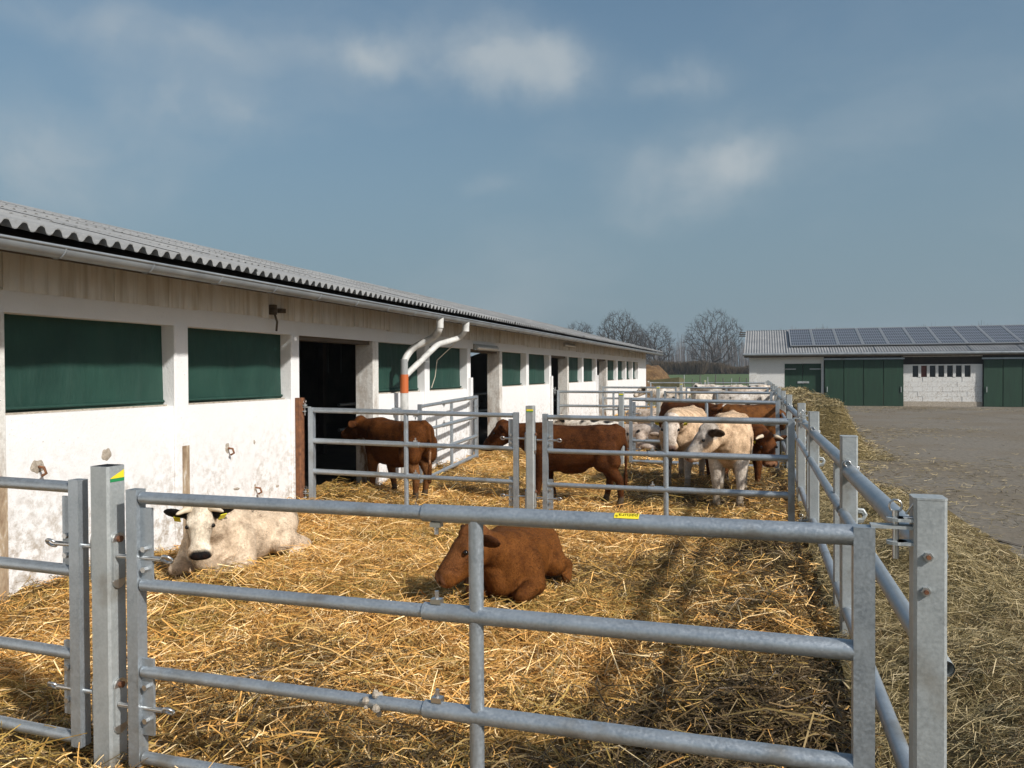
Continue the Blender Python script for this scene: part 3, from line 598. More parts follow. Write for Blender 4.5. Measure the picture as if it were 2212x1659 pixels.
# ================================================================== STEELWORK
def Hn(z, *p): return (*p, z)
PW = .047
def post(x, y, top, label, sticker=False, w=PW, name='gate_post', bolts=0, group=None, bracket=False):
    r = empty(name, (x, y, 0), label, 'post', group)
    obj('shaft', MB().box(x-w, x+w, y-w, y+w, -.3, top, .009), M['galvpost'], r)
    if not sticker and name == 'fence_post': obj('cap', MB().box(x-w-.001, x+w+.001, y-w-.001, y+w+.001, top, top+.006, .009), M['galvpost'], r)
    else: obj('top_shade_plate', MB().box(x-w+.008, x+w-.008, y-w+.008, y+w-.008, top, top+.001), M['black'], r)  # black plate stands for the shade down the hollow post
    if sticker:
        if w > .0455:
            s = obj('sticker', MB().add([(x+w+.001, y-w+.012, top-.052), (x+w+.001, y+w-.012, top-.052), (x+w+.001, y+w-.012, top-.018), (x+w+.001, y-w+.022, top-.045)], [(0, 1, 2, 3)]), M['yellow'], r)
            obj('sticker_stripe', MB().box(x+w+.0005, x+w+.0015, y-w+.012, y+w-.012, top-.066, top-.0525), M['greenp'], s)
        else:
            s = obj('sticker', MB().box(x-w+.012, x+w-.002, y-w-.0015, y-w-.0005, top-.055, top-.035), M['yellow'], r)
            obj('sticker_stripe', MB().box(x-w+.012, x+w-.002, y-w-.002, y-w-.0015, top-.066, top-.055), M['greenp'], s)
    for s_ in (-1, 1):
        if sticker:
            for zc in (top-.40, top-1.02):
                if zc < .1: continue
                X = x+s_*w; pl = obj('latch_plate', MB().box(min(X, X+s_*.012), max(X, X+s_*.012), y-.035, y+.03, zc-.08, zc+.08), M['galvpost'], r)
                for dz in (.085, -.085): obj('lug', MB().tube([(X+s_*.002, y-.003, zc+dz), (X+s_*.011, y-.003, zc+dz)], .033, 14), M['zinc'], pl)
                obj('bolt', MB().tube([(X, y-.006, zc+.092), (X+s_*.025, y-.006, zc+.092)], .014, 8), M['rust'], pl)
    for k in range(bolts):
        zc = top-.17-.105*k
        bo = obj('bolt', MB().tube([(x-.008-.006*k, y-w-.012, zc), (x-.008-.006*k, y-w, zc)], .014, 6), M['zinc'], r)
        obj('bolt_end', MB().tube([(x-.008-.006*k, y-w-.018, zc), (x-.008-.006*k, y-w-.011, zc)], .007, 8), M['rust'], bo)
    if bracket:
        for k, zz in enumerate((top-.02-.43, top-.47)):
            obj('rail_clamp', MB().tube([(x+w, y+.02+.05*k, zz-.05), (x+w+.035, y+.02+.05*k, zz-.045), (x+w+.05, y+.02+.05*k, zz-.015), (x+w+.035, y+.02+.05*k, zz+.01), (x+w, y+.02+.05*k, zz+.012)], .012, 6), M['galvpost'], r, True)
    return r
def hinge_pin(r, x, y, z, s):          # fork and spring pin of a gate hinge, s = direction towards the post
    h = obj('hinge_fork', MB().box(min(x, x+s*.12), max(x, x+s*.12), y-.022, y+.022, z-.006, z+.004), M['galvpost'], r)
    for dz in (.022, -.05): obj('hinge_lug', MB().tube([(x+s*.075, y, z+dz-.005), (x+s*.075, y, z+dz+.005)], .03, 12).box(min(x+s*.075, x+s*.15), max(x+s*.075, x+s*.15), y-.028, y+.028, z+dz-.005, z+dz+.005), M['galvpost'], h)
    obj('hinge_pin', MB().tube([(x+s*.072, y, z-.10), (x+s*.072, y, z+.05)], .010, 8).tube([(x+s*.072+.018*math.cos(a), y, z+.062+.02*math.sin(a)) for a in np.linspace(0, 2*math.pi, 11)], .0035, 5), M['zinc'], h, True)
    obj('pin_clip', MB().tube([(x+s*.10, y-.01, z+.04), (x+s*.12, y-.015, z+.075), (x+s*.135, y-.01, z+.05), (x+s*.125, y-.02, z+.03), (x+s*.09, y-.02, z+.03)], .004, 5), M['zinc'], h, True)
    return h
def gate(A, B, zA, zB, label, group='galvanised pen gates', split=.39, vert=.46, drop=1.09, ri=.0255, ro=.0325, eyes=True, name='pen_gate', hinge=True, detail=True, midA=False):
    A = np.array([*A, 0.]); B = np.array([*B, 0.]); d = B-A; Ln = np.linalg.norm(d); u = d/Ln; nrm = np.array([-u[1], u[0], 0])
    if nrm[1] > 0: nrm = -nrm              # towards the near side
    r = empty(name, tuple(A), label, 'gate', group); up = np.array([0, 0, 1.])
    def P(t, k): return A+d*t + up*((zA+(zB-zA)*t) - drop*k/3)
    ns = 14 if detail else 8
    for k in range(4):
        rail = obj('rail', MB().tube([P(.012, k), P(split+.02, k)], ri, ns), M['galv'], r, True)
        sv = obj('sleeve', MB().tube([P(split, k), P(.99, k)], ro, ns), M['galv'], r, True)
        if detail:
            q = P(split+.018, k); sgn = 1 if k else -1
            obj('set_screw', MB().obox(q+up*sgn*(ro+.008), u*.02, nrm*.016, up*.009).tube([q+up*sgn*(ro+.01), q+up*sgn*(ro+.045)], .008, 6), M['zinc'], sv)
    for k in range(3): obj('brace', MB().tube([P(vert, k)-up*(ro*.6), P(vert, k+1)+up*(ro*.6)], .027, ns), M['galv'], r, True)
    hw = .027
    a0, a1 = P(0, 0)+up*.035, P(0, 3)-up*.03
    obj('end_upright', MB().obox((a0+a1)/2, u*hw, nrm*hw, (a0-a1)/2), M['galv'], r)
    b0, b1 = P(1, 0)+up*.03, P(1, 3)-up*.04
    obj('hinge_upright', MB().obox((b0+b1)/2, u*.031, nrm*.031, (b0-b1)/2), M['galv'], r)
    if detail:
        for zc in (-.20, -.83):
            c = P(0, 0)+up*zc+u*.055
            pl = obj('latch_plate', MB().obox(c, u*.030, nrm*.006+0*u, up*.16), M['galv'], r)
            for dz in (-.085, .0 if zc > -.5 else .055, ):
                q = c+nrm*.012+up*(dz-.01)-u*.0; obj('bolt', MB().tube([q-nrm*.006, q+nrm*.014], .0125, 6), M['zinc'], pl)
            e0 = c+up*(-.05)
            eb = obj('eye_bolt', MB().tube([e0-u*.15, e0+u*.075], .011, 8).tube([e0+u*(.10+.024*math.cos(a))+(nrm*.5+up*.6)*.027*math.sin(a) for a in np.linspace(0, 2*math.pi, 15)], .007, 6), M['zinc'], r, True)
    if hinge:
        sdir = 1 if u[0] > 0 else -1
        hinge_pin(r, B[0]+sdir*.02, B[1], zB+.035, sdir)
        if detail: hinge_pin(r, B[0]+sdir*.02, B[1], zB-drop+.1, sdir)
    return r
# mid posts, one in each cross fence
MIDX = [-2.665, -2.40, -2.40, -2.50, -2.52, -2.56]
MIDTOP = [1.315, 1.345, 1.36, 1.36, 1.36, 1.33]
PLACE = ['in the cross fence where the lying cattle rest', 'in the cross fence running to the first open barn door', 'in the cross fence at the second barn door', 'in the cross fence at the third barn door', 'in the cross fence at the fourth barn door', 'in the cross fence at the far end of the barn']
for i, yy in enumerate(ROWY):
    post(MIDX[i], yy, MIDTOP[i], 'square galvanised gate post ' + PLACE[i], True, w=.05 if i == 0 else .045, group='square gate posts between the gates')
gate((-2.50, 2.70), (.30, 2.70), 1.188, 1.187, 'wide tube gate beside the lying cattle, carrying a small yellow sticker', split=.467, vert=.54)
gate((-2.825, 2.72), (-5.13, 2.78), 1.215, 1.24, 'tube gate in front of the wide netting window, hung on the barn wall')
gate((-2.235, 8.3), (.27, 8.3), 1.225, 1.21, 'tube gate in front of the standing pale cattle', split=.44, vert=.513)
gate((-2.565, 8.3), (-5.10, 8.3), 1.238, 1.275, 'tube gate in front of the brown animal walking into the barn', split=.454, vert=.518)
gate((-2.23, 14.12), (.24, 14.12), 1.22, 1.18, 'tube gate behind the pale cattle, second row from the yellow sticker gate', split=.10, vert=.53, midA=True)
gate((-4.80, 10.75), (-5.12, 14.05), 1.215, 1.255, 'tube gate swung open flat against the white barn wall beside the orange pipe', split=.35, vert=.5, hinge=False)
for i, nm in ((3, 'third'), (4, 'fourth'), (5, 'far end')):
    yy = ROWY[i]; t = 'at the %s barn door' % nm if i < 5 else 'past the far end of the barn'
    gate((MIDX[i]+.17, yy), (fx(yy)-.16, yy), 1.20, 1.19, 'galvanised tube gate between mid post and feed fence ' + t, split=.13, vert=.5, detail=False)
    gate((MIDX[i]-.17, yy), (WX+.22, yy), 1.20, 1.21, 'galvanised tube gate between barn wall and mid post ' + t, split=.16, vert=.4, detail=False)
# sticker with upside-down lettering on the big gate's top rail
q = np.array([-2.50, 2.70, 1.188])+(np.array([.30, 2.70, 1.187])-np.array([-2.50, 2.70, 1.188]))*.736
big = [o for o in bpy.data.objects if o.get('label', '').startswith('wide tube gate')][0]
vs_ = []; na = 6; hl = .042
for s_ in (-1, 1):
    for k in range(na+1):
        a = R(38+62*k/na); vs_.append((q[0]+s_*hl, q[1]-.0338*math.cos(a), q[2]+.0338*math.sin(a)))
st = obj('sticker', MB().add(vs_, [(k, k+1, na+1+k+1, na+1+k) for k in range(na)]), M['yellow'], big, True)
st['label'] = 'small yellow sticker with upside-down black lettering'
def text_mesh(body, size):
    cu = bpy.data.curves.new('lettering', 'FONT'); cu.body = body; cu.size = size; cu.align_x = 'CENTER'; cu.align_y = 'CENTER'; cu.extrude = .0002
    t = bpy.data.objects.new('tmp', cu); COL.objects.link(t); dg = bpy.context.evaluated_depsgraph_get(); me = bpy.data.meshes.new_from_object(t.evaluated_get(dg)); bpy.data.objects.remove(t); return me
me = text_mesh('patura*', .026)
am = R(62); co = np.array([v.co for v in me.vertices])
for v, c_ in zip(me.vertices, co):
    a = am + (c_[1]*-1)/.0345*-1*-1                # upside down: text up runs down the tube
    a = am - c_[1]/.0345
    v.co = (q[0]-c_[0]-wloc(st)[0], q[1]-.0345*math.cos(a)-wloc(st)[1], q[2]+.0345*math.sin(a)-wloc(st)[2])
link_mesh('lettering', me, M['black'], st)
# dung clot stuck on the lower rail
cq = np.array([-2.50+2.8*.396, 2.70, 1.188-1.09*2/3])
mb = MB()
for k in range(26): mb.ball(cq+np.random.normal(0, 1, 3)*np.array([.018, .012, .02]), random.uniform(.008, .018), 6, 4)
obj('dung_clot', mb, M['mortar'], big)

# ---- feed fence
FPY = [2.71, 5.15, 8.16, 10.35, 14.12, 17.1, 20.2, 23.2, 26.3, 29.3, 32.3, 35.3, 38.2]
FPL = ['thick square corner post with two bolts in its face, beside the wide gate', 'square feed fence post with a spring clip, next along from the bolted corner post', 'square feed fence post holding the gate in front of the pale cattle', 'square feed fence post beside the brown animal lowering its head', 'square feed fence post holding the gate behind the pale cattle']
for i, yy in enumerate(FPY):
    ORD = ['first', 'second', 'third', 'fourth', 'fifth', 'sixth', 'seventh', 'eighth', 'ninth', 'tenth', 'eleventh', 'twelfth']
    lab = FPL[i] if i < len(FPL) else 'square feed fence post by the hay, %s along from the bolted corner post' % ORD[i-1]
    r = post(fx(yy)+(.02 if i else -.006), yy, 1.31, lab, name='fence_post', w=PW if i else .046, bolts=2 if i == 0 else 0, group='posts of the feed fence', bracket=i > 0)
    if i and i < 6:
        c = (fx(yy)+.02, yy-PW-.012, 1.31-.16)
        h = obj('clip_plate', MB().tube([(c[0]-.012, yy-PW-.01, c[2]), (c[0]-.012, yy-PW, c[2])], .032, 14).obox((c[0]+.002, c[1]-.015, c[2]-.035), (.03, 0, 0), (0, .028, 0), (0, 0, .005)), M['galvpost'], r)
        obj('spring_clip', MB().tube([(c[0]-.012+.017*math.cos(a), yy-PW-.016, c[2]+.004+.017*math.sin(a)) for a in np.linspace(0, 2*math.pi, 13)], .005, 6).tube([(c[0]+.005, c[1]-.01, c[2]), (c[0]+.03, c[1]-.02, c[2]-.015), (c[0]+.05, c[1]-.012, c[2]-.01), (c[0]+.045, c[1]-.01, c[2]-.05)], .005, 6).tube([(c[0]-.005, c[1]-.01, c[2]-.03), (c[0]-.005, c[1]-.01, c[2]-.085)], .011, 8), M['zinc'], h, True)
    if i == 0:
        obj('pipe_stub', MB().tube([(fx(yy)+.046, yy+.0, .79), (fx(yy)+.046, yy+.14, .79)], .024, 14, False).tube([(fx(yy)+.046, yy+.002, .79), (fx(yy)+.046, yy+.14, .79)], .020, 14, False), M['galvpost'], r, True)
BAYL = ['feed fence section of three thick tubes beside the wide gate and the lying cattle', 'feed fence section of tubes with an upright, beside the dark trodden straw', 'feed fence section of tubes beside the brown animal lowering its head', 'feed fence section of tubes between the pale cattle pen and the low hay']
for i in range(len(FPY)-1):
    y0, y1 = FPY[i], FPY[i+1]; lab = BAYL[i] if i < len(BAYL) else 'galvanised feed fence section by the hay, %s along from the bolted corner post' % ORD[i]
    r = empty('feed_fence_section', (fx(y0)+.02, y0, 0), lab, 'fence', 'sections of the feed fence')
    def fp(t, z, dx=0): yy = y0+.05+(y1-y0-.10)*t; return (fx(yy)+.02+dx, yy, z)
    obj('top_rail', MB().tube([fp(0, 1.125), fp(1, 1.105)], .041, 16), M['galv'], r, True)
    obj('neck_rail', MB().tube([fp(0, .86, -.035), fp(1, .86, -.035)], .030, 14), M['galv'], r, True)
    obj('low_rail', MB().tube([fp(0, .27, -.01), fp(1, .27, -.01)], .033, 14), M['galv'], r, True)
    if i:
        t = .55/(y1-y0); a = np.array(fp(t, 0))
        up_ = obj('upright', MB().box(a[0]-.034, a[0]+.034, a[1]-.034, a[1]+.034, -.2, 1.085, .006), M['galvpost'], r)
        obj('flat_lug', MB().tube([(a[0]+.034, a[1], .80), (a[0]+.075, a[1], .80), (a[0]+.085, a[1], .83), (a[0]+.075, a[1], .86), (a[0]+.034, a[1], .865)], .012, 6), M['galvpost'], up_, True)

# ================================================================== CATTLE
def cap_geo(p0, r0, p1, r1, n=14):
    p0, p1 = np.array(p0, float), np.array(p1, float); d = p1-p0; L = np.linalg.norm(d); t = d/(L+1e-9) if L > 1e-6 else np.array([1., 0, 0])
    a = np.cross(t, (0, 0, 1) if abs(t[2]) < .9 else (1, 0, 0)); a /= np.linalg.norm(a); b = np.cross(t, a)
    rings = [(p0-t*r0*math.cos(q), r0*math.sin(q)) for q in (.02, .55, 1.05, math.pi/2)] + [(p1+t*r1*math.cos(q), r1*math.sin(q)) for q in (math.pi/2, 1.05, .55, .02)]
    vs = [c+rr*(a*math.cos(w)+b*math.sin(w)) for c, rr in rings for w in (2*math.pi*k/n for k in range(n))]
    m = len(rings); fs = [(i*n+k, i*n+(k+1) % n, (i+1)*n+(k+1) % n, (i+1)*n+k) for i in range(m-1) for k in range(n)]
    return vs, fs+[tuple(range(n-1, -1, -1)), tuple(range((m-1)*n, m*n))]
def loft_geo(st, n=28, p=2.35):
    vs = []
    for x, y, zc, hw, ht, hb in st:
        for k in range(n):
            a = 2*math.pi*k/n; c, s = math.cos(a), math.sin(a); e = 2/p
            vs.append((x, y+hw*abs(c)**e*(1 if c > 0 else -1), zc+(ht if s > 0 else hb)*abs(s)**e*(1 if s > 0 else -1)))
    m = len(st); fs = [(i*n+k, (i+1)*n+k, (i+1)*n+(k+1) % n, i*n+(k+1) % n) for i in range(m-1) for k in range(n)]
    return vs, fs+[tuple(range(n)), tuple(range(m*n-1, (m-1)*n-1, -1))]
def rotm(yaw, pitch, roll=0):
    cy, sy, cp, sp, cr, sr = math.cos(yaw), math.sin(yaw), math.cos(pitch), math.sin(pitch), math.cos(roll), math.sin(roll)
    return np.array([[cy, -sy, 0], [sy, cy, 0], [0, 0, 1]]) @ np.array([[cp, 0, -sp], [0, 1, 0], [sp, 0, cp]]) @ np.array([[1, 0, 0], [0, cr, -sr], [0, sr, cr]])
PINK = (.42, .22, .16); BROWN = (.10, .032, .0065); RUST = (.135, .046, .009); CREAM = (.62, .47, .33); WHITE = (.62, .55, .46); BLK = (.012, .011, .011)
STAND = [(-.66, 0, .90, .07, .09, .10), (-.60, 0, .88, .155, .17, .20), (-.50, 0, .85, .215, .225, .26), (-.36, 0, .83, .25, .25, .30), (-.15, 0, .80, .265, .26, .32), (.08, 0, .78, .275, .275, .345), (.28, 0, .78, .255, .29, .345), (.42, 0, .80, .225, .29, .335), (.54, 0, .83, .175, .25, .28), (.64, 0, .86, .10, .16, .17)]
LIE = [(-.68, 0, .24, .10, .12, .20), (-.60, 0, .26, .21, .20, .26), (-.46, 0, .27, .29, .235, .27), (-.25, 0, .27, .33, .245, .27), (.0, 0, .27, .335, .255, .27), (.22, 0, .28, .30, .27, .28), (.40, 0, .29, .25, .275, .29), (.54, 0, .31, .20, .235, .28), (.66, 0, .33, .12, .15, .20)]
def cow(name, label, loc, yaw, pose='stand', s=1.0, coat=BROWN, ear=None, muzzle=None, headpos=None, head=(0, -35), legs=(0, 0, 0, 0), horns=0, tags=(1, 1), spots=(), face=None, lower=None, vox=.016, tail=True, group='cattle in the pens', hsc=1.0, sink=0., roll=0):
    ear = ear or tuple(c*.75 for c in coat); muzzle = muzzle or PINK; lower = lower or coat
    if pose == 'stand': headpos = headpos or (.98, 0, 1.08)
    else: headpos = headpos or (.86, 0, .66)
    hp = np.array(headpos, float); HR = rotm(R(head[0]), R(head[1]), R(roll))
    H = lambda p: hp + HR@(np.array(p, float)*hsc)
    prims = []                                            # p0 r0 p1 r1 colour
    def c(p0, r0, p1, r1, col=None): prims.append((np.array(p0, float), r0, np.array(p1, float), r1, col))
    shells = []
    if pose == 'stand':
        shells.append(loft_geo(STAND))
        mid = np.array([.52, 0, .90])*.45+hp*.55+np.array([0, 0, -.02])
        c((.44, 0, .90), .205, mid, .150); c(mid, .150, H((-.03, 0, -.02)), .112)
        c((.50, 0, .68), .12, mid+np.array([-.05, 0, -.12]), .07)                       # dewlap
        c((.36, 0, 1.03), .07, (.50, 0, 1.02), .06)                                     # withers
        for i, (sy, dx) in enumerate(((1, legs[0]), (-1, legs[1]))):
            y = sy*.145; c((.42, sy*.13, .74), .13, (.40, y, .55), .092); c((.40, y, .55), .092, (.42+dx*.5, y*.98, .31), .055, lower)
            c((.42+dx*.5, y*.98, .31), .054, (.41+dx, y*.95, .11), .037, lower); c((.41+dx, y*.95, .11), .042, (.435+dx, y*.95, .035), .048, (.10, .075, .05) if coat[0] < .4 else (.30, .24, .17))
        for i, (sy, dx) in enumerate(((1, legs[2]), (-1, legs[3]))):
            y = sy*.15; c((-.40, sy*.11, .80), .16, (-.38+dx*.2, y*.9, .58), .125); c((-.40+dx*.2, y*.92, .60), .12, (-.53+dx*.7, y*.95, .36), .058, lower); c((-.50, sy*.13, .78), .12, (-.52+dx*.3, y, .60), .10)
            c((-.53+dx*.7, y*.95, .36), .056, (-.50+dx, y*.95, .11), .039, lower); c((-.50+dx, y*.95, .11), .043, (-.475+dx, y*.95, .035), .049, (.10, .075, .05) if coat[0] < .4 else (.30, .24, .17))
        for sy in (-1, 1): c((-.34, sy*.13, .98), .09, (-.40, sy*.15, .93), .09)          # hook bones
        c((-.66, 0, 1.0), .045, (-.56, 0, 1.04), .06)
        if tail: c((-.66, 0, .99), .034, (-.71, .01, .80), .022); c((-.71, .01, .80), .022, (-.70, .02, .45), .019); c((-.70, .02, .45), .03, (-.70, .02, .28), .032, tuple(v*.7 for v in coat))
        c((-.1, 0, .52), .10, (.1, 0, .50), .10)
    else:
        shells.append(loft_geo(LIE))
        mid = np.array([.52, 0, .36])*.5+hp*.5
        c((.42, 0, .34), .20, mid, .155); c(mid, .155, H((-.03, 0, -.02)), .112)
        c((.56, 0, .16), .12, mid+np.array([0, 0, -.12]), .08)
        for sy in (-1, 1):
            c((.36, sy*.17, .30), .15, (.42, sy*.26, .13), .10); c((.42, sy*.26, .13), .085, (.70, sy*.20, .10), .062, lower); c((.70, sy*.20, .10), .058, (.46, sy*.11, .055), .042, lower)
        c((-.40, .16, .30), .20, (-.06, .34, .20), .125); c((-.06, .34, .20), .12, (-.44, .42, .09), .062, lower); c((-.44, .42, .09), .055, (-.16, .46, .055), .04, lower); c((-.16, .46, .055), .045, (-.10, .46, .05), .045, lower)
        c((-.42, -.16, .26), .18, (-.16, -.30, .13), .11)
        c((-.66, 0, .36), .03, (-.76, .06, .10), .022)
    # head
    fc = face
    c(H((-.02, 0, 0)), .112*hsc, H((.12, 0, -.005)), .098*hsc, fc); c(H((.09, -.066, .022)), .052*hsc, H((.09, .066, .022)), .052*hsc, fc)
    c(H((.12, 0, -.005)), .090*hsc, H((.30, 0, -.032)), .076*hsc, fc); c(H((.04, 0, -.105)), .096*hsc, H((.26, 0, -.095)), .066*hsc, None)
    for sy in (-1, 1): c(H((.05, sy*.055, -.06)), .062*hsc, H((.17, sy*.04, -.055)), .050*hsc, None)
    c(H((.330, -.040, -.052)), .070*hsc, H((.330, .040, -.052)), .070*hsc); c(H((.28, 0, -.112)), .045*hsc, H((.325, 0, -.108)), .036*hsc)
    c(H((-.04, 0, .075)), .055*hsc, H((.02, 0, .085)), .05*hsc, fc)
    for p0, r0, p1, r1, col in prims: shells.append(cap_geo(p0, r0, p1, r1))
    c(H((.385, -.030, -.035)), .048*hsc, H((.385, .030, -.035)), .048*hsc, muzzle)
    for sy in (-1, 1): c(H((.398, sy*.040, -.025)), .012, H((.41, sy*.044, -.027)), .012, (.02, .012, .01))
    earc = []
    for sy in (-1, 1):
        er = HR @ rotm(sy*R(22), 0) @ np.array([[1, 0, 0], [0, math.cos(R(-14*sy)), -math.sin(R(-14*sy))], [0, math.sin(R(-14*sy)), math.cos(R(-14*sy))]])
        ec = H((-.03, sy*.195, .0)); mb = MB().ball(ec, np.array([.026, .120, .066])*hsc, 12, 8, er); shells.append(([np.array(v) for v in mb.v], mb.f)); earc.append((ec, er))
        c(H((-.02, sy*.07, .02)), .04, H((-.025, sy*.11, .015)), .034)
        shells.append(cap_geo(H((-.02, sy*.07, .02)), .04*hsc, H((-.025, sy*.11, .015)), .034*hsc))
    vs, fs = [], []
    for v, f in shells: o = len(vs); vs += [tuple(map(float, p)) for p in v]; fs += [tuple(i+o for i in q) for q in f]
    me = bpy.data.meshes.new('raw'); me.from_pydata(vs, [], fs); me.update()
    ob = bpy.data.objects.new('raw', me); COL.objects.link(ob)
    md = ob.modifiers.new('r', 'REMESH'); md.mode = 'VOXEL'; md.voxel_size = vox; md.use_smooth_shade = True
    m2 = ob.modifiers.new('s', 'SMOOTH'); m2.factor = .5; m2.iterations = max(3, int(.15/vox))
    dg = bpy.context.evaluated_depsgraph_get(); body = bpy.data.meshes.new_from_object(ob.evaluated_get(dg)); bpy.data.objects.remove(ob); bpy.data.meshes.remove(me)
    # coat colours
    n = len(body.vertices); P = np.zeros(n*3, np.float32); body.vertices.foreach_get('co', P); P = P.reshape(-1, 3).astype(float)
    colr = np.tile(np.array(coat), (n, 1))
    und = sstep(.75, .45, P[:, 2])[:, None]*.0 if pose == 'stand' else 0
    def sdf(pr):
        p0, r0, p1, r1, _ = pr; d = p1-p0; L2 = d@d+1e-9; t = np.clip((P-p0)@d/L2, 0, 1); return np.linalg.norm(P-p0-t[:, None]*d, axis=1)-(r0+(r1-r0)*t)
    best = np.full(n, 1e9)
    for pr in prims:
        if pr[4] is None: continue
        dd = sdf(pr); w = sstep(.022, .002, dd)[:, None]
        colr = colr*(1-w)+np.array(pr[4])*w
    jit = (fbm(P[:, 0]*9+3, P[:, 2]*9+P[:, 1]*7, 3)-.5)
    for (cx, cy, cz, rr, col) in spots:
        dd = np.linalg.norm(P-np.array([cx, cy, cz]), axis=1)+jit*rr*.9; w = sstep(rr, rr*.75, dd)[:, None]; colr = colr*(1-w)+np.array(col)*w
    for ec, er in earc:
        q = (P-ec)@er; dd = np.sqrt(((q/np.array([.055, .13, .08])/hsc)**2).sum(1)); w = sstep(1.1, .95, dd)[:, None]; colr = colr*(1-w)+np.array(ear)*w
    put_colors(body, colr)
    r = empty(name, (loc[0], loc[1], loc[2]-sink), label, 'cow', group); r.rotation_euler = (0, 0, R(yaw)); r.scale = (s, s, s)
    body.materials.clear(); link_mesh('body', body, M['coat'], r, True)
    if vox <= .02:
        body.calc_loop_triangles(); T = np.zeros(len(body.loop_triangles)*3, np.int32); body.loop_triangles.foreach_get('vertices', T); T = T.reshape(-1, 3)
        A, B, C_ = P[T[:, 0]], P[T[:, 1]], P[T[:, 2]]; nr = np.cross(B-A, C_-A); ar = np.linalg.norm(nr, axis=1); nr /= ar[:, None]+1e-12
        nh = 24000 if vox < .018 else 6000; k = np.random.choice(len(T), nh, p=ar/ar.sum()); u_, v_ = np.random.rand(nh), np.random.rand(nh); fl = u_+v_ > 1; u_[fl] = 1-u_[fl]; v_[fl] = 1-v_[fl]
        Q = A[k]+(B-A)[k]*u_[:, None]+(C_-A)[k]*v_[:, None]; nn = nr[k]; D = np.tile(np.array([-.8, 0, -.75]), (nh, 1))+np.random.normal(0, .35, (nh, 3)); D -= nn*(D*nn).sum(1, keepdims=True); D /= np.linalg.norm(D, axis=1, keepdims=True)+1e-9
        D += nn*np.random.uniform(.05, .35, nh)[:, None]; Sd = np.cross(D, nn); Sd /= np.linalg.norm(Sd, axis=1, keepdims=True)+1e-9
        hd = np.linalg.norm(Q-hp, axis=1) < .5*hsc; Lh = np.random.uniform(.010, .024, nh)*np.where(hd, .45, 1.); Sd = Sd*np.random.uniform(.0012, .0024, nh)[:, None]
        Vh = np.stack([Q-Sd, Q+Sd, Q+D*Lh[:, None]+Sd*.3, Q+D*Lh[:, None]-Sd*.3], 1).reshape(-1, 3); hme = np_mesh('coat_hair', Vh, np.arange(4*nh).reshape(-1, 4))
        va = .55 if coat[0] > .4 else 1.; lock = 1+va*1.5*(fbm(Q[:, 0]*7+5, Q[:, 2]*7+Q[:, 1]*5, 17)-.5); hc = colr[T[k, 0]]*(lock*(1+va*np.random.uniform(-.4, .45, nh)))[:, None]; uu = np.random.rand(nh)[:, None]; hc = np.where((uu < .22)&(coat[0] < .3), hc*.5+np.array([[.11, .047, .012]]), np.where((uu > .75)&(coat[0] < .3), hc*.5, hc)); put_colors(hme, np.repeat(hc, 4, 0)); hme.polygons.foreach_set('use_smooth', [True]*nh); hme.normals_split_custom_set_from_vertices(np.repeat(nn, 4, 0).tolist()); stuff(link_mesh('coat_hair', hme, M['hair'], r))  # golden and dark hairs put sun highlights and shading into brown coats
    def local(nm, mb, m, sm=True):
        me = bpy.data.meshes.new(nm); me.from_pydata(mb.v, [], mb.f); me.update(); return link_mesh(nm, me, m, r, sm)
    for sy in (-1, 1):
        local('eye', MB().ball(H((.125, sy*.104, .020)), .019*hsc, 10, 6), M['eye'])
        if horns: local('horn', MB().tube([H((-.02, sy*.075, .075)), H((.0, sy*.13, .085)), H((.03, sy*.17, .075+.02*horns)), H((.05, sy*.185, .085+.03*horns))], [.030, .024, .015, .006], 8), M['horn'])
    for sy, on in zip((-1, 1), tags):
        if on: 
            q = earc[0 if sy < 0 else 1]; ax = q[1]; cc_ = q[0]+ax@np.array([.03, -sy*.015, -.045])*hsc
            local('ear_tag', MB().obox(cc_, ax@np.array([.003, 0, 0]), ax@np.array([0, .027, 0]), ax@np.array([0, .004, .030])), M['tag'], False)
    return r
def gz(x, y): return float(hstraw(np.array([x]), np.array([y]))[0])-.02
sp = lambda *a: a
# lying animals in the near pen
cow('lying_cow', 'cream cow with black ears and short horns lying by the barn wall', (-4.50, 6.12, .03), -82, 'lie', 1.0, (.66, .515, .365), BLK, BLK, (.80, .08, .575), (31, -50), horns=1, hsc=.93, face=(.70, .60, .46),
    spots=[(.66, -.15, .31, .028, BLK), (.67, -.155, .27, .032, BLK), (.67, -.16, .23, .030, BLK), (.66, -.165, .19, .025, BLK), (.64, -.10, .24, .016, BLK), (.70, .16, .2, .014, BLK), (.1, .25, .48, .02, BLK), (.16, .2, .50, .018, BLK), (.25, .17, .54, .014, BLK), (-.5, .25, .35, .16, (.34, .27, .19)), (-.3, .33, .2, .12, (.40, .31, .21)), (.70, .25, .12, .06, (.35, .27, .18))], vox=.013, sink=.03)
cow('lying_cow', 'reddish brown animal lying with its chest towards the wide gate', (-1.86, 5.95, .04), -84, 'lie', .87, RUST, (.07, .024, .008), (.24, .11, .055), (.76, -.18, .56), (-52, -40), hsc=1.12, face=(.15, .056, .017), tags=(0, 0), vox=.013)
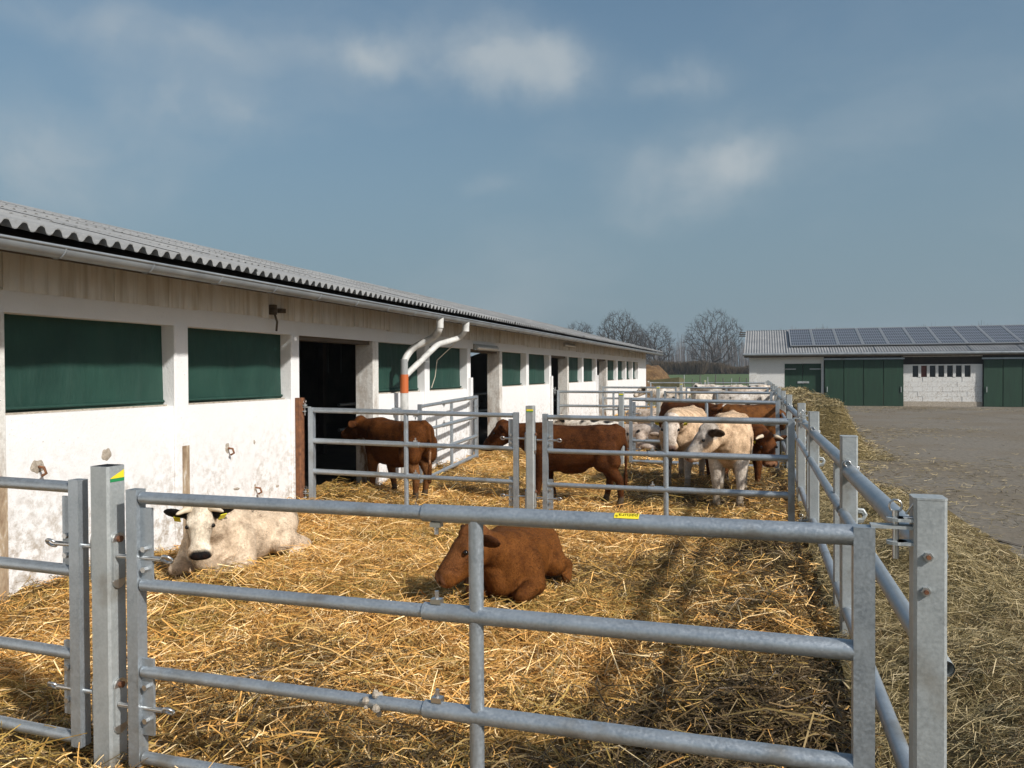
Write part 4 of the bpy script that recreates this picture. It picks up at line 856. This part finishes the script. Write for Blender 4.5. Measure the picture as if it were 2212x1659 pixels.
# standing animals
cow('standing_cow', 'brown animal walking into the first open barn door, tail end outside', (-4.66, 9.74, .04), 152, 'stand', .97, BROWN, None, None, (.84, .06, .98), (8, -20), (.02, -.12, -.06, .10), tags=(0, 0), lower=(.20, .085, .03), vox=.016, spots=[(-.68, 0, .62, .10, (.36, .20, .11))])
cow('standing_cow', 'dark brown animal standing side-on behind the gate posts', (-2.34, 10.1, -.01), 180, 'stand', .97, (.080, .025, .0055), None, (.18, .07, .035), (.98, .0, 1.0), (4, -38), (.06, -.10, -.16, .08), tags=(0, 0), vox=.016)
cow('standing_cow', 'pale cream animal facing the gate with dark ears and two yellow ear tags', (-1.13, 12.3, .0), -97, 'stand', 1.08, (.64, .45, .285), (.19, .125, .075), (.30, .19, .15), (.90, .02, .93), (8, -58), (.04, -.04, 0, .06), face=(.66, .56, .46), lower=(.58, .50, .41), vox=.016, spots=[(.43, .145, .28, .05, (.06, .04, .025)), (.43, -.145, .28, .05, (.10, .07, .04))])
cow('standing_cow', 'pale cream animal with shade-greyed head turned aside, standing nearest the feed fence', (-.41, 10.9, .0), -91, 'stand', 1.07, (.68, .475, .30), (.11, .075, .05), (.45, .28, .22), (.74, -.20, .88), (-62, -42), (.05, -.04, -.05, .04), tags=(0, 0), face=(.40, .34, .28), lower=(.62, .54, .45), vox=.014, spots=[(.76, -.3, .84, .12, (.66, .55, .45))])  # grey face colour carries the shade on the turned head
cow('standing_cow', 'brown animal lowering its head beside the feed fence, one yellow ear tag', (-.40, 12.25, -.02), -58, 'stand', .98, (.10, .032, .007), None, (.30, .15, .08), (.92, -.02, .80), (-18, -55), (.0, .05, 0, 0), tags=(1, 0), horns=1, vox=.016)
cow('standing_cow', 'brown animal with a white blaze on its face', (-1.5, 16.7, 0), -42, 'stand', 1.02, (.10, .032, .007), None, PINK, (.96, -.02, .94), (22, -42), vox=.02, tags=(0, 0), spots=[(1.05, .02, 1.0, .07, (.65, .58, .5)), (1.14, .05, .92, .065, (.65, .58, .5)), (1.22, .08, .83, .06, (.65, .58, .5))])
cow('standing_cow', 'chestnut animal seen from behind, standing along the feed fence', (-.22, 16.25, 0), 42, 'stand', 1.0, (.125, .046, .010), None, None, (.90, .14, .80), (38, -40), vox=.02, tags=(0, 0), spots=[(-.45, -.2, .7, .12, (.06, .03, .012))])
cow('lying_cow', 'white animal with sparse black flecks resting its muzzle low on the straw', (-2.65, 17.3, .02), -36, 'lie', 1.06, (.56, .45, .36), None, PINK, (.80, -.05, .36), (0, -40), horns=0, vox=.02, spots=[(.1, -.3, .35, .05, BLK), (.2, -.28, .22, .06, BLK), (0, -.32, .42, .04, BLK), (.35, -.25, .4, .05, BLK), (-.2, -.3, .3, .05, BLK), (-.1, -.3, .2, .04, BLK)], tags=(0, 1))
cow('lying_cow', 'black and white patched animal lying against the barn wall', (-3.75, 18.6, .02), 172, 'lie', 1.06, WHITE, BLK, BLK, (.85, 0, .52), (20, -30), vox=.022, tags=(0, 0), spots=[(.0, .1, .5, .14, BLK), (-.3, .1, .5, .12, BLK), (.25, .15, .45, .11, BLK), (.6, .05, .5, .1, BLK), (-.55, 0, .4, .1, BLK)])
cow('lying_cow', 'plain white animal lying at the third barn door', (-3.35, 24.3, .02), -30, 'lie', 1.1, (.58, .47, .37), None, PINK, (.85, 0, .56), (-20, -30), vox=.028, tags=(0, 0), spots=[(-.1, -.3, .2, .08, BLK)])
cow('standing_cow', 'white animal facing away, standing behind the brown one with the blaze', (-1.62, 24.3, 0), 72, 'stand', 1.05, (.60, .52, .42), None, PINK, (.96, -.1, .95), (-10, -30), vox=.026, tags=(0, 0))
cow('standing_cow', 'white animal with black flecks on its flank, standing side-on', (-.62, 23.6, 0), 4, 'stand', 1.08, (.58, .52, .45), (.1, .08, .06), PINK, (.86, .20, .92), (66, -30), vox=.026, tags=(0, 0), spots=[(.2, -.25, .75, .07, BLK), (.12, -.26, .66, .06, BLK), (.3, -.25, .68, .05, BLK), (.02, -.26, .7, .04, BLK), (-.25, -.25, .9, .035, BLK), (.35, -.2, .85, .03, BLK)])
cow('standing_cow', 'white animal with a black ear beside the far gates', (-1.45, 32.6, 0), 176, 'stand', 1.12, WHITE, BLK, BLK, (.96, 0, 1.0), (0, -35), vox=.032, tags=(0, 0), spots=[(.0, .2, .95, .09, BLK)])
cow('standing_cow', 'white animal with a dark back patch beside the far gates', (-.50, 31.4, 0), 10, 'stand', 1.12, (.60, .50, .40), None, PINK, (.86, .22, .96), (60, -30), vox=.032, tags=(0, 0), spots=[(.0, -.1, 1.05, .08, BLK), (.25, -.1, 1.05, .06, BLK)])
cow('standing_cow', 'white animal with black flecks near the fourth barn door', (-3.3, 30.3, 0), 190, 'stand', 1.06, WHITE, BLK, BLK, (.98, 0, 1.0), (10, -30), vox=.032, tags=(0, 0), spots=[(.2, .25, .8, .08, BLK), (-.1, .26, .7, .07, BLK), (-.3, .24, .85, .06, BLK), (.4, .2, .7, .05, BLK)])

# ================================================================== SHED ACROSS THE YARD
SY = 43.0
def sx(zx): return ony((1640+zx*.3014)/1.0416, 820, SY)[0]
def sz(zy, zx=900): return ony((1640+zx*.3014)/1.0416, (680+zy*.3014)/1.0416, SY)[2]
shed = empty('machine_shed', (sx(155), SY, 0), 'white shed across the yard with dark green doors and a solar roof', 'shed')
g0 = -.15; EVZ = sz(385); XE = sx(155); XF = sx(4200)
xa, xb = sx(415), sx(690); d_t = sz(455)
obj('end_wall', MB().box(XE, xa, SY, SY+.25, g0, EVZ), M['shedwhite'], shed)
obj('corner_pier', MB().box(XE-.02, XE+.35, SY-.03, SY+.01, g0, EVZ-.08), M['shedwhite'], shed)
obj('door_lintel', MB().box(xa, xb, SY+.002, SY+.25, d_t, EVZ), M['shedwhite'], shed)
obj('door_pier', MB().box(xb, sx(708), SY-.01, SY+.25, g0, EVZ), M['shedwhite'], shed)
for k in range(2):
    w = (xb-xa)/2; leaf = obj('hinged_door', MB().box(xa+k*w+.012, xa+(k+1)*w-.012, SY+.05, SY+.10, g0+.1, d_t-.01), M['greendoor'], shed)
    for zz in (d_t-.28, sz(680)): obj('strap_hinge', MB().box(xa+.02 if k == 0 else xb-.55, xa+.55 if k == 0 else xb-.02, SY+.03, SY+.049, zz-.025, zz+.025), M['galvpost'], leaf)
obj('door_bolt', MB().box((xa+xb)/2-.25, (xa+xb)/2+.3, SY+.02, SY+.048, sz(605), sz(590)), M['galvpost'], shed)
def sliding(z0, z1, top):
    w = (sx(z1)-sx(z0))/4
    for k in range(4):
        dr = obj('sliding_door_panel', MB().box(sx(z0)+k*w+.014, sx(z0)+(k+1)*w-.014, SY-.16-.015*(k % 2), SY-.09, .0, sz(top)), M['greendoor'], shed)
        if k in (0, 3): xx = sx(z0)+(k+1)*w-.12 if k == 3 else sx(z0)+.12; obj('handle', MB().tube([(xx, SY-.2, sz(670)), (xx, SY-.2, sz(630))], .02, 6), M['galvpost'], dr)
    obj('door_track', MB().box(sx(z0)-.05, sx(z1)+.05, SY-.12, SY-.02, sz(top)+.02, sz(top)+.10), M['galv'], shed)
    obj('recess_shade_sheet', MB().box(sx(z0), sx(z1), SY+.35, SY+.4, g0, EVZ), M['interior'], shed)  # near-black sheet stands for the shade behind the doors
sliding(712, 1300, 432); sliding(1895, 2483, 437)
def bay(za, zb):
    x0, x1 = sx(za), sx(zb); wt, wb = sz(470), sz(560); top = sz(468); bot = sz(738)
    obj('plinth', MB().box(x0, x1, SY-.02, SY+.2, g0, bot), M['mortar'], shed); obj('gap_shade_sheet', MB().box(x0, x1, SY+.3, SY+.34, top, EVZ), M['interior'], shed)  # near-black sheet stands for the shade in the opening above the wall
    nb = 8; rows = 5; hh = (wb-bot)/rows
    for r_ in range(rows):
        offx = (r_ % 2)*.5
        for k in range(nb+1):
            a = max(x0, x0+(k-offx)*(x1-x0)/nb)+.003; e_ = min(x1, x0+(k+1-offx)*(x1-x0)/nb)-.003
            if e_-a > .05: obj('concrete_block', MB().box(a, e_, SY+.02*random.random(), SY+.18, bot+r_*hh+.003, bot+(r_+1)*hh-.002), M['shedwhite'], shed)
    obj('block_backing', MB().box(x0, x1, SY+.03, SY+.17, bot, wb-.002), M['mortar'], shed)
    wx0, wx1 = sx(za+58), sx(zb-78); nw = 7; pw = (wx1-wx0)/nw
    obj('window_pier', MB().box(x0, wx0, SY, SY+.18, wb, top), M['shedwhite'], shed); obj('window_pier', MB().box(wx1, x1, SY, SY+.18, wb, top), M['shedwhite'], shed)
    for k in range(nw):
        wi = obj('window_frame', MB().box(wx0+k*pw, wx0+k*pw+.06, SY-.005, SY+.16, wb, top).box(wx0+(k+1)*pw-.06, wx0+(k+1)*pw-.001, SY-.004, SY+.16, wb, top).box(wx0+k*pw+.061, wx0+(k+1)*pw-.061, SY-.003, SY+.15, top-.06, top), M['shedwhite'], shed)
        obj('pane', MB().box(wx0+k*pw+.06, wx0+(k+1)*pw-.06, SY+.09, SY+.10, wb, top-.06), M['red'] if k == 1 else M['glass'], wi)
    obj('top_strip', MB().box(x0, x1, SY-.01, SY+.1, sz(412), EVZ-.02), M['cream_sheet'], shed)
bay(1303, 1893); bay(2486, 3080)
obj('end_wall', MB().box(sx(3082), XF, SY, SY+.25, g0, EVZ), M['shedwhite'], shed)
obj('side_wall', MB().box(XE, XE+.25, SY+.26, SY+9, g0, EVZ), M['shedwhite'], shed)
obj('rear_wall', MB().box(XE, XF, SY+9.02, SY+9.2, g0, EVZ), M['shedwhite'], shed)
# roof: corrugated sheets with panels above
EY, RY = SY-.45, SY+4.4; RZ2 = ony((1640+200*.3014)/1.0416, (680+213*.3014)/1.0416, RY)[2]; EVZ2 = EVZ+.05; XL = sx(115)
sla = math.hypot(RY-EY, RZ2-EVZ2); an2 = math.atan2(RZ2-EVZ2, RY-EY)
vs_ = []
for t in (0, 1):
    for q in range(65): xx = 2.08*q/64; vs_.append((xx, t*sla, .03*math.cos(2*math.pi*xx/.13)))
sm = bpy.data.meshes.new('roof_sheet'); sm.from_pydata(vs_, [], [(q, q+1, 66+q, 65+q) for q in range(64)]); sm.materials.append(M['shedroof']); sm.polygons.foreach_set('use_smooth', [True]*64)
k = 0
while XL+k*2.08 < XF:
    o = bpy.data.objects.new('roof_sheet', sm); COL.objects.link(o); o.parent = shed; o.location = (XL+k*2.08-XE, EY-SY, EVZ2+.004*(k % 2)); o.rotation_euler = (an2, 0, 0); k += 1
obj('rear_roof_slope', MB().add([(XL, RY, RZ2+.01), (XF, RY, RZ2+.01), (XF, SY+9.6, EVZ2), (XL, SY+9.6, EVZ2)], [(0, 1, 2, 3)]), M['shedroof'], shed)
obj('eaves_beam', MB().box(XL, XF, EY+.06, EY+.2, EVZ2-.20, EVZ2-.05), M['timber'], shed)
obj('gable', MB().add([(XE+.1, SY, EVZ), (XE+.1, SY+9, EVZ), (XE+.1, RY, RZ2-.05)], [(0, 1, 2)]), M['timber'], shed)
obj('gutter', MB().tube([(XL-.05, EY-.07, EVZ2-.05), (XF, EY-.07, EVZ2-.09)], .07, 10), M['gutter'], shed, True)
for k in range(3): obj('ridge_rod', MB().tube([(XL-.35, RY-.2-.35*k, RZ2-.1-.12*k), (XL+.1, RY-.2-.35*k, RZ2-.1-.12*k)], .03, 6), M['timber'], shed)
pwid = sx(1012+96)-sx(822+96); ph = sla*.72; f0 = sla*.215
pm = bpy.data.meshes.new('solar_frame'); bm_ = MB()
for x0, x1, y0, y1 in ((0, pwid-.03, 0, .05), (0, pwid-.03, ph-.05, ph), (0, .05, .05, ph-.05), (pwid-.08, pwid-.03, .05, ph-.05)): bm_.box(x0, x1, y0, y1, .08, .13)
pm.from_pydata(bm_.v, [], bm_.f); pm.materials.append(M['frame'])
cm = bpy.data.meshes.new('cell_sheet'); cm.from_pydata([(.05, .05, .11), (pwid-.08, .05, .11), (pwid-.08, ph-.05, .11), (.05, ph-.05, .11)], [], [(0, 1, 2, 3)]); uv = cm.uv_layers.new(name='uv')
for i, c_ in enumerate(((0, 0), (1, 0), (1, 1), (0, 1))): uv.data[i].uv = c_
cm.materials.append(M['cells'])
px0 = sx(462)
for k in range(22):
    if px0+(k+1)*pwid > XF: break
    o = bpy.data.objects.new('solar_panel', pm); COL.objects.link(o); o.parent = shed; o.location = (px0+k*pwid-XE, EY-SY+f0*math.cos(an2), EVZ2+f0*math.sin(an2)); o.rotation_euler = (an2, 0, 0)
    q = bpy.data.objects.new('cell_sheet', cm); COL.objects.link(q); q.parent = o

# ================================================================== BEYOND THE FARM
def mound(name, cx, cy, rx, ry, h, m, label, cat, seed, amp=.35):
    mb = MB(); n, k = 28, 10; vs = []
    for j in range(k+1):
        for i in range(n):
            a = 2*math.pi*i/n; t = j/k; rr = 1+.25*(float(fbm(np.array([math.cos(a)*1.5+seed]), np.array([math.sin(a)*1.5]), seed)[0])-.5)
            x = cx+rx*rr*t*math.cos(a); y = cy+ry*rr*t*math.sin(a); z = h*(1-sstep(.35, 1.02, t))*(1-amp*.5+amp*float(fbm(np.array([x*.9]), np.array([y*.9]), seed+3)[0]))-.1
            vs.append((x, y, z))
    mb.add(vs, [(j*n+i, j*n+(i+1) % n, (j+1)*n+(i+1) % n, (j+1)*n+i) for j in range(k) for i in range(n)])
    return tag(obj(name, mb, m, None, True), label, cat)
stuff(mound('muck_heap', -8.9, 52, 3.2, 3.0, 1.75, M['muck'], 'orange brown muck heap behind the far end of the barn', 'heap', 4, .8))
stuff(mound('muck_heap', -9.6, 66, 3.6, 3, 2.3, M['muck'], 'reddish muck heap beyond the grassy bank', 'heap', 14, .6))
# earth bank with a sloping grassy top
bk = MB(); yy = 57.0
bk.add([(-8.6, yy, -.2), (-5.6, yy, -.2), (-5.6, yy, 1.35), (-8.6, yy, 1.05), (-8.6, yy+4, -.2), (-5.6, yy+4, -.2), (-5.6, yy+4, 1.2), (-8.6, yy+4, 1.0)], [(0, 1, 2, 3), (5, 4, 7, 6), (3, 2, 6, 7), (1, 5, 6, 2), (4, 0, 3, 7)])
tag(obj('earth_bank', bk, M['bank']), 'squared grassy earth bank beside the muck heap', 'bank')
for k in range(11):
    px = 1478+k*17; yv = 70.; p = ony(px, 815, yv); zg = float(hfield(np.array([p[0]]), np.array([yv]))[0]); hh = 1.25+random.uniform(-.15, .25)
    tag(obj('wire_fence_stake', MB().tube([(p[0], yv, zg-.1), (p[0]+random.uniform(-.06, .06), yv, zg+hh)], [.05, .04], 6), M['hazedbark'] if k % 3 else M['galvpost']), 'thin pasture fence stake in front of the green field, %s out from the earth bank' % ORD[k], 'stake', 'stakes of the pasture fence')
def hz_(x, y): return float(hfield(np.array([x]), np.array([y]))[0])
def tree(px, dist, height, width, label, seed, trunks=1, name='bare_tree', npts=700, low=.22, m='bark', droop=0.):
    rng = np.random.RandomState(seed); p = ony(px, 800, dist); x0, z0 = p[0], hz_(p[0], dist); base = np.array([x0, dist, z0])
    pts = []
    while len(pts) < npts:
        q = rng.uniform(-1, 1, 3); rr = math.hypot(q[0], q[1]); t = (q[2]+1)/2
        lim = (math.sin(math.pi*min(1, t*.78+.2)))**.7*(.82+.36*float(fbm(np.array([math.atan2(q[1], q[0])*1.3+9]), np.array([t*3.]), seed)[0]))
        if rr < lim and rng.rand() < .25+.75*(rr/lim)**1.5: pts.append((q[0]*width, q[1]*width, height*(low+(1-low)*t**.9)))
    pts = np.array(pts); c0 = np.array([0, 0, height*low*.8]); pts = pts[np.argsort(np.linalg.norm(pts-c0, axis=1))]
    nodes = []; par = []; plen = []
    for k in range(trunks):
        dx = (k-(trunks-1)/2)
        for j in range(7):
            h = height*(low*.9+.12)*j/6; nodes.append(np.array([dx*(.8+.22*h)+.06*rng.randn()*(j > 0), .05*rng.randn(), h])); par.append(len(nodes)-2 if j else -1); plen.append(h)
    for q in pts:
        A = np.array(nodes); d = np.linalg.norm(A-q, axis=1); bad = (A[:, 2] > q[2]+.12*height); cost = d+.42*np.array(plen)+bad*50; cost[[k*7 for k in range(trunks)]] += 99
        i = int(np.argmin(cost)); prev = i; L = d[i]; ns = max(1, int(L/1.6))
        for t in range(1, ns+1):
            w = t/ns; v = nodes[i]*(1-w)+q*w+np.array([0, 0, .10*L*math.sin(math.pi*w)])+rng.randn(3)*.05*(t < ns)
            nodes.append(v); par.append(prev); plen.append(plen[prev]+L/ns); prev = len(nodes)-1
    n = len(nodes); w = np.full(n, .0); kids = np.zeros(n, int)
    for i in range(n-1, -1, -1):
        if kids[i] == 0: w[i] = .022**2.1
        if par[i] >= 0: w[par[i]] += w[i]; kids[par[i]] += 1
    rad = w**(1/2.1); sc = height*.026/rad[0]; rad = np.maximum(.020, np.minimum(rad*sc, height*.03))
    r = empty(name, (x0, dist, z0), label, 'tree', 'bare trees behind the field'); tr, cr = MB(), MB()
    for i in range(n):
        if par[i] < 0: continue
        a, b = base+nodes[par[i]], base+nodes[i]; thick = rad[par[i]] > height*.011
        (tr if thick else cr).tube([a, b], [rad[par[i]] if rad[par[i]] < 1.6*rad[i] else rad[i]*1.3, rad[i]], 7 if thick else (4 if rad[i] > .05 else 3), False)
        if rad[i] < .05:
            for _ in range(4):
                d = (nodes[i]-nodes[par[i]]); d = d/(np.linalg.norm(d)+1e-6)+rng.randn(3)*.75; d[2] += .25; d /= np.linalg.norm(d); cr.tube([b, b+d*rng.uniform(.4, 1.3)], [.017, .010], 3, False)
    obj('trunk', tr, M[m], r, True); obj('crown', cr, M[m], r); return r
tree(1541, 185, 14.6, 6.6, 'tall bare tree with one straight trunk and a rounded crown', 5, npts=800, low=.16)
tree(1338, 180, 14.4, 5.6, 'broad bare tree with two trunks rising behind the barn roof', 12, trunks=2, npts=800, low=.25)
tree(1418, 182, 11.6, 4.2, 'smaller bare tree beside the end of the barn roof', 21, npts=520, low=.14)
tree(1378, 192, 11.5, 3.6, 'slight bare tree between the two larger ones behind the barn', 33, npts=420)
tree(1252, 200, 13.6, 4.2, 'bare tree top just showing over the barn roof', 41, npts=400, low=.4)
# hedge thicket
def thicket(name, label, px0, px1, dist, h0, h1, nn, m, seed, th=.03, depthy=6, lean=.35):
    rng = np.random.RandomState(seed); n = nn; t = rng.rand(n); A = ony(px0, 800, dist)[0]; B = ony(px1, 800, dist)[0]
    x = A+(B-A)*t; y = dist+rng.uniform(0, depthy, n); prof = h0+(h1-h0)*np.clip(fbm(x*.22, x*0+seed, seed, 3)*1.5-.2, 0, 1.2); zg = hfield(x, y)
    L = prof*rng.uniform(.35, 1.0, n); z0 = zg+rng.rand(n)*np.maximum(prof-L, 0)*.9
    dx = rng.normal(0, lean, n)*L; w = th*rng.uniform(.6, 1.6, n); ang = rng.uniform(0, np.pi, n)
    sxv = np.cos(ang)*w; syv = np.sin(ang)*w; dy = rng.normal(0, lean, n)*L
    V = np.stack([np.stack([x-sxv, y-syv, z0], -1), np.stack([x+sxv, y+syv, z0], -1), np.stack([x+dx+sxv*.3, y+dy+syv*.3, z0+L], -1), np.stack([x+dx-sxv*.3, y+dy-syv*.3, z0+L], -1)], 1).reshape(-1, 3)
    o = link_mesh(name, np_mesh(name, V, np.arange(4*n).reshape(-1, 4)), m); return stuff(tag(o, label, 'hedge'))
thicket('hedge', 'brown leafless hedge along the far side of the field', 1360, 1640, 176, 1.2, 3.4, 16000, M['hedge'], 3, .035)
thicket('scrub', 'brown scrub growing round the foot of the tall bare tree', 1410, 1520, 168, 1.5, 3.6, 7000, M['hedge'], 8, .04, 4)
thicket('far_wood', 'distant leafless wood of slender trunks on the skyline', 1180, 2400, 330, 10, 19, 5200, M['hazedbark'], 11, .09, 30, .045)
thicket('far_wood', 'distant low wood closing the horizon behind the shed', -700, 2600, 420, 5, 9, 9000, M['hazedbark'], 17, .12, 30, .15)

# ================================================================== AIR
hz = tag(obj('haze', MB().box(-760, 760, -160, 860, -3, 40), None), 'thin spring haze over the farm and fields', 'haze'); stuff(hz)
hm = bpy.data.materials.new('spring_haze'); hm.use_nodes = True; hn = hm.node_tree.nodes; hl = hm.node_tree.links
hn.remove(hn['Principled BSDF']); pv = hn.new('ShaderNodeVolumePrincipled'); pv.inputs['Color'].default_value = (.80, .88, .96, 1); pv.inputs['Density'].default_value = .0005; pv.inputs['Anisotropy'].default_value = .2
hl.new(pv.outputs[0], hn['Material Output'].inputs['Volume']); hz.data.materials.append(hm)
